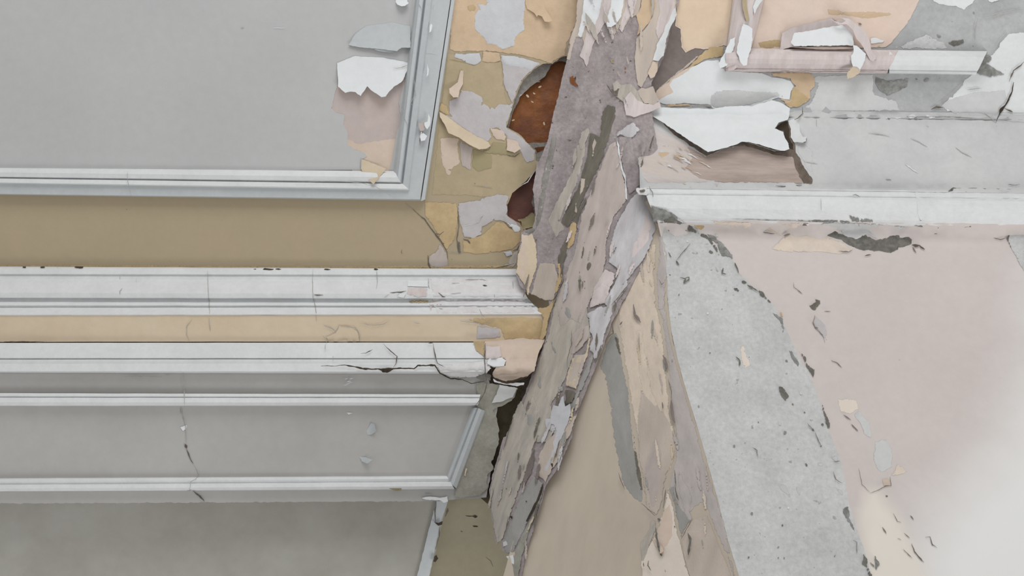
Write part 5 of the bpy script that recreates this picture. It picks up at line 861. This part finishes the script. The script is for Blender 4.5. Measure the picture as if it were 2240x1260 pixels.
for c, r in (((168, 238), 7), ((985, 185), 20), ((1013, 118), 9), ((1295, 140), 4), ((1325, 152), 5), ((1285, 240), 5)): blob('i', c, r, 'R', 'shadow_brown' if r != 9 else 'bright_flake', pp, 'pit', .6, 0, 14)
# bare ceiling marks
def lr(mt, t, pts, lift=3, name='plaster_patch', **k): return lw(mt, t, pts, lift, name=name, par=ceilr, **k)
lr('white_paint', 'i', [(1520, -60), (1900, -60), (1880, 0), (1850, 40), (1780, 85), (1720, 60), (1610, 45), (1530, 20)], 4, name='worn_paint'); lr('white_paint', 'i', [(1960, -60), (2080, -60), (2060, 10), (2000, 32), (1960, 15)], 4, name='worn_paint')
lr('light_plaster', 'i', [(-30, 545), (280, 560), (640, 580), (1090, 560), (1100, 720), (1260, 760), (1300, 850), (900, 865), (500, 850), (600, 780), (660, 650), (300, 575), (0, 565)], 3, name='worn_paint')
lr('light_plaster', 'i', [(650, 575), (1095, 562), (1100, 720), (1260, 760), (1310, 850), (920, 870), (560, 880), (545, 820), (620, 770), (650, 660)], 3.2, name='worn_paint')
lr('white_paint', 'i', [(2020, 380), (2060, 310), (2110, 250), (2240, 235), (4200, 200), (4200, 880), (2240, 900), (1650, 860), (1590, 800), (1690, 730), (1790, 590), (1830, 560), (1900, 480)], 2.5, name='worn_paint', jag=2, grid=14, step=6)
lr('light_plaster', 'i', [(1590, 800), (1700, 740), (1900, 690), (2100, 680), (2120, 760), (2060, 850), (2030, 890), (1700, 880)], 4, name='worn_paint', jag=2)
lr('scar_grey', 'i', [(1100, 580), (1200, 610), (1370, 590), (1350, 660), (1290, 700), (1190, 738), (1130, 700), (1102, 640)], 6, name='scar', jag=2.5, rough=2, rs=10, grid=6)
for c, r, a, ro in (((1490, 612), 28, .5, -.4), ((1415, 605), 14, .6, 0), ((1580, 600), 26, .25, 0), ((1585, 275), 24, .6, .2), ((1690, 165), 12, .4, 0), ((1860, 100), 14, .8, 0), ((1520, 290), 8, .6, 0), ((1850, 352), 9, .6, 0), ((1630, 340), 20, .3, 0)): blob('i', c, r, 'R', 'scar_grey', ceilr, 'pit', a, ro, 5)
lr('scar_dark', 'i', [(1635, 330), (1700, 300), (1730, 308), (1785, 290), (1788, 325), (1760, 345), (1700, 360), (1670, 345)], 6, name='scar', jag=1.5, grid=6)
lr('grey_plaster', 'i', [(1200, 370), (1300, 330), (1500, 250), (1640, 330), (1700, 360), (1800, 372), (1780, 385), (1240, 378)], 4, name='worn_paint', jag=3)
lr('scar_grey', 'i', [(1840, 560), (1900, 470), (1940, 415), (2020, 405), (2000, 440), (1960, 490), (2010, 520), (2100, 570), (2000, 590), (1930, 580)], 14, name='scar', jag=3, rough=2, rs=8, grid=6)
for k in range(24):
    x = random.uniform(1880, 2200); y = 560 + random.gauss(0, 12) - random.random() * (60 if x < 2060 else 8); blob('i', (x, y), random.uniform(4, 14), 'R', 'scar_grey', ceilr, 'pit', .5, random.random() * 3, 15)
for p, w_ in (([(2250, 460), (2215, 500), (2160, 540), (2145, 580), (2125, 625)], 2.6), ([(2160, 630), (2150, 690), (2110, 790), (2060, 850), (2040, 900), (2025, 932)], 4), ([(2090, 830), (2125, 845), (2155, 858)], 3), ([(1888, 130), (1868, 200), (1862, 300)], 1.4), ([(1890, 130), (2000, 120), (2100, 90), (2240, 72)], 1.6), ([(1530, 838), (1570, 820), (1620, 825)], 3), ([(1795, 590), (1765, 650), (1690, 720), (1590, 800)], 1.6), ([(2110, 250), (2060, 310), (2020, 380)], 1.4), ([(1800, 690), (1860, 680), (1920, 675)], 2)):
    crack('i', p, w_, 'R', 'dark_gap' if w_ >= 4 else ('crack_dark' if w_ > 2.5 else 'hairline'), 9, ceilr)
lr('olive_stain', 'i', [(2000, 920), (2030, 870), (2060, 890), (2050, 930)], 5, name='stain') if False else None
# ---------------------------------------------------------------- structure name suffixes stay as Blender gives them
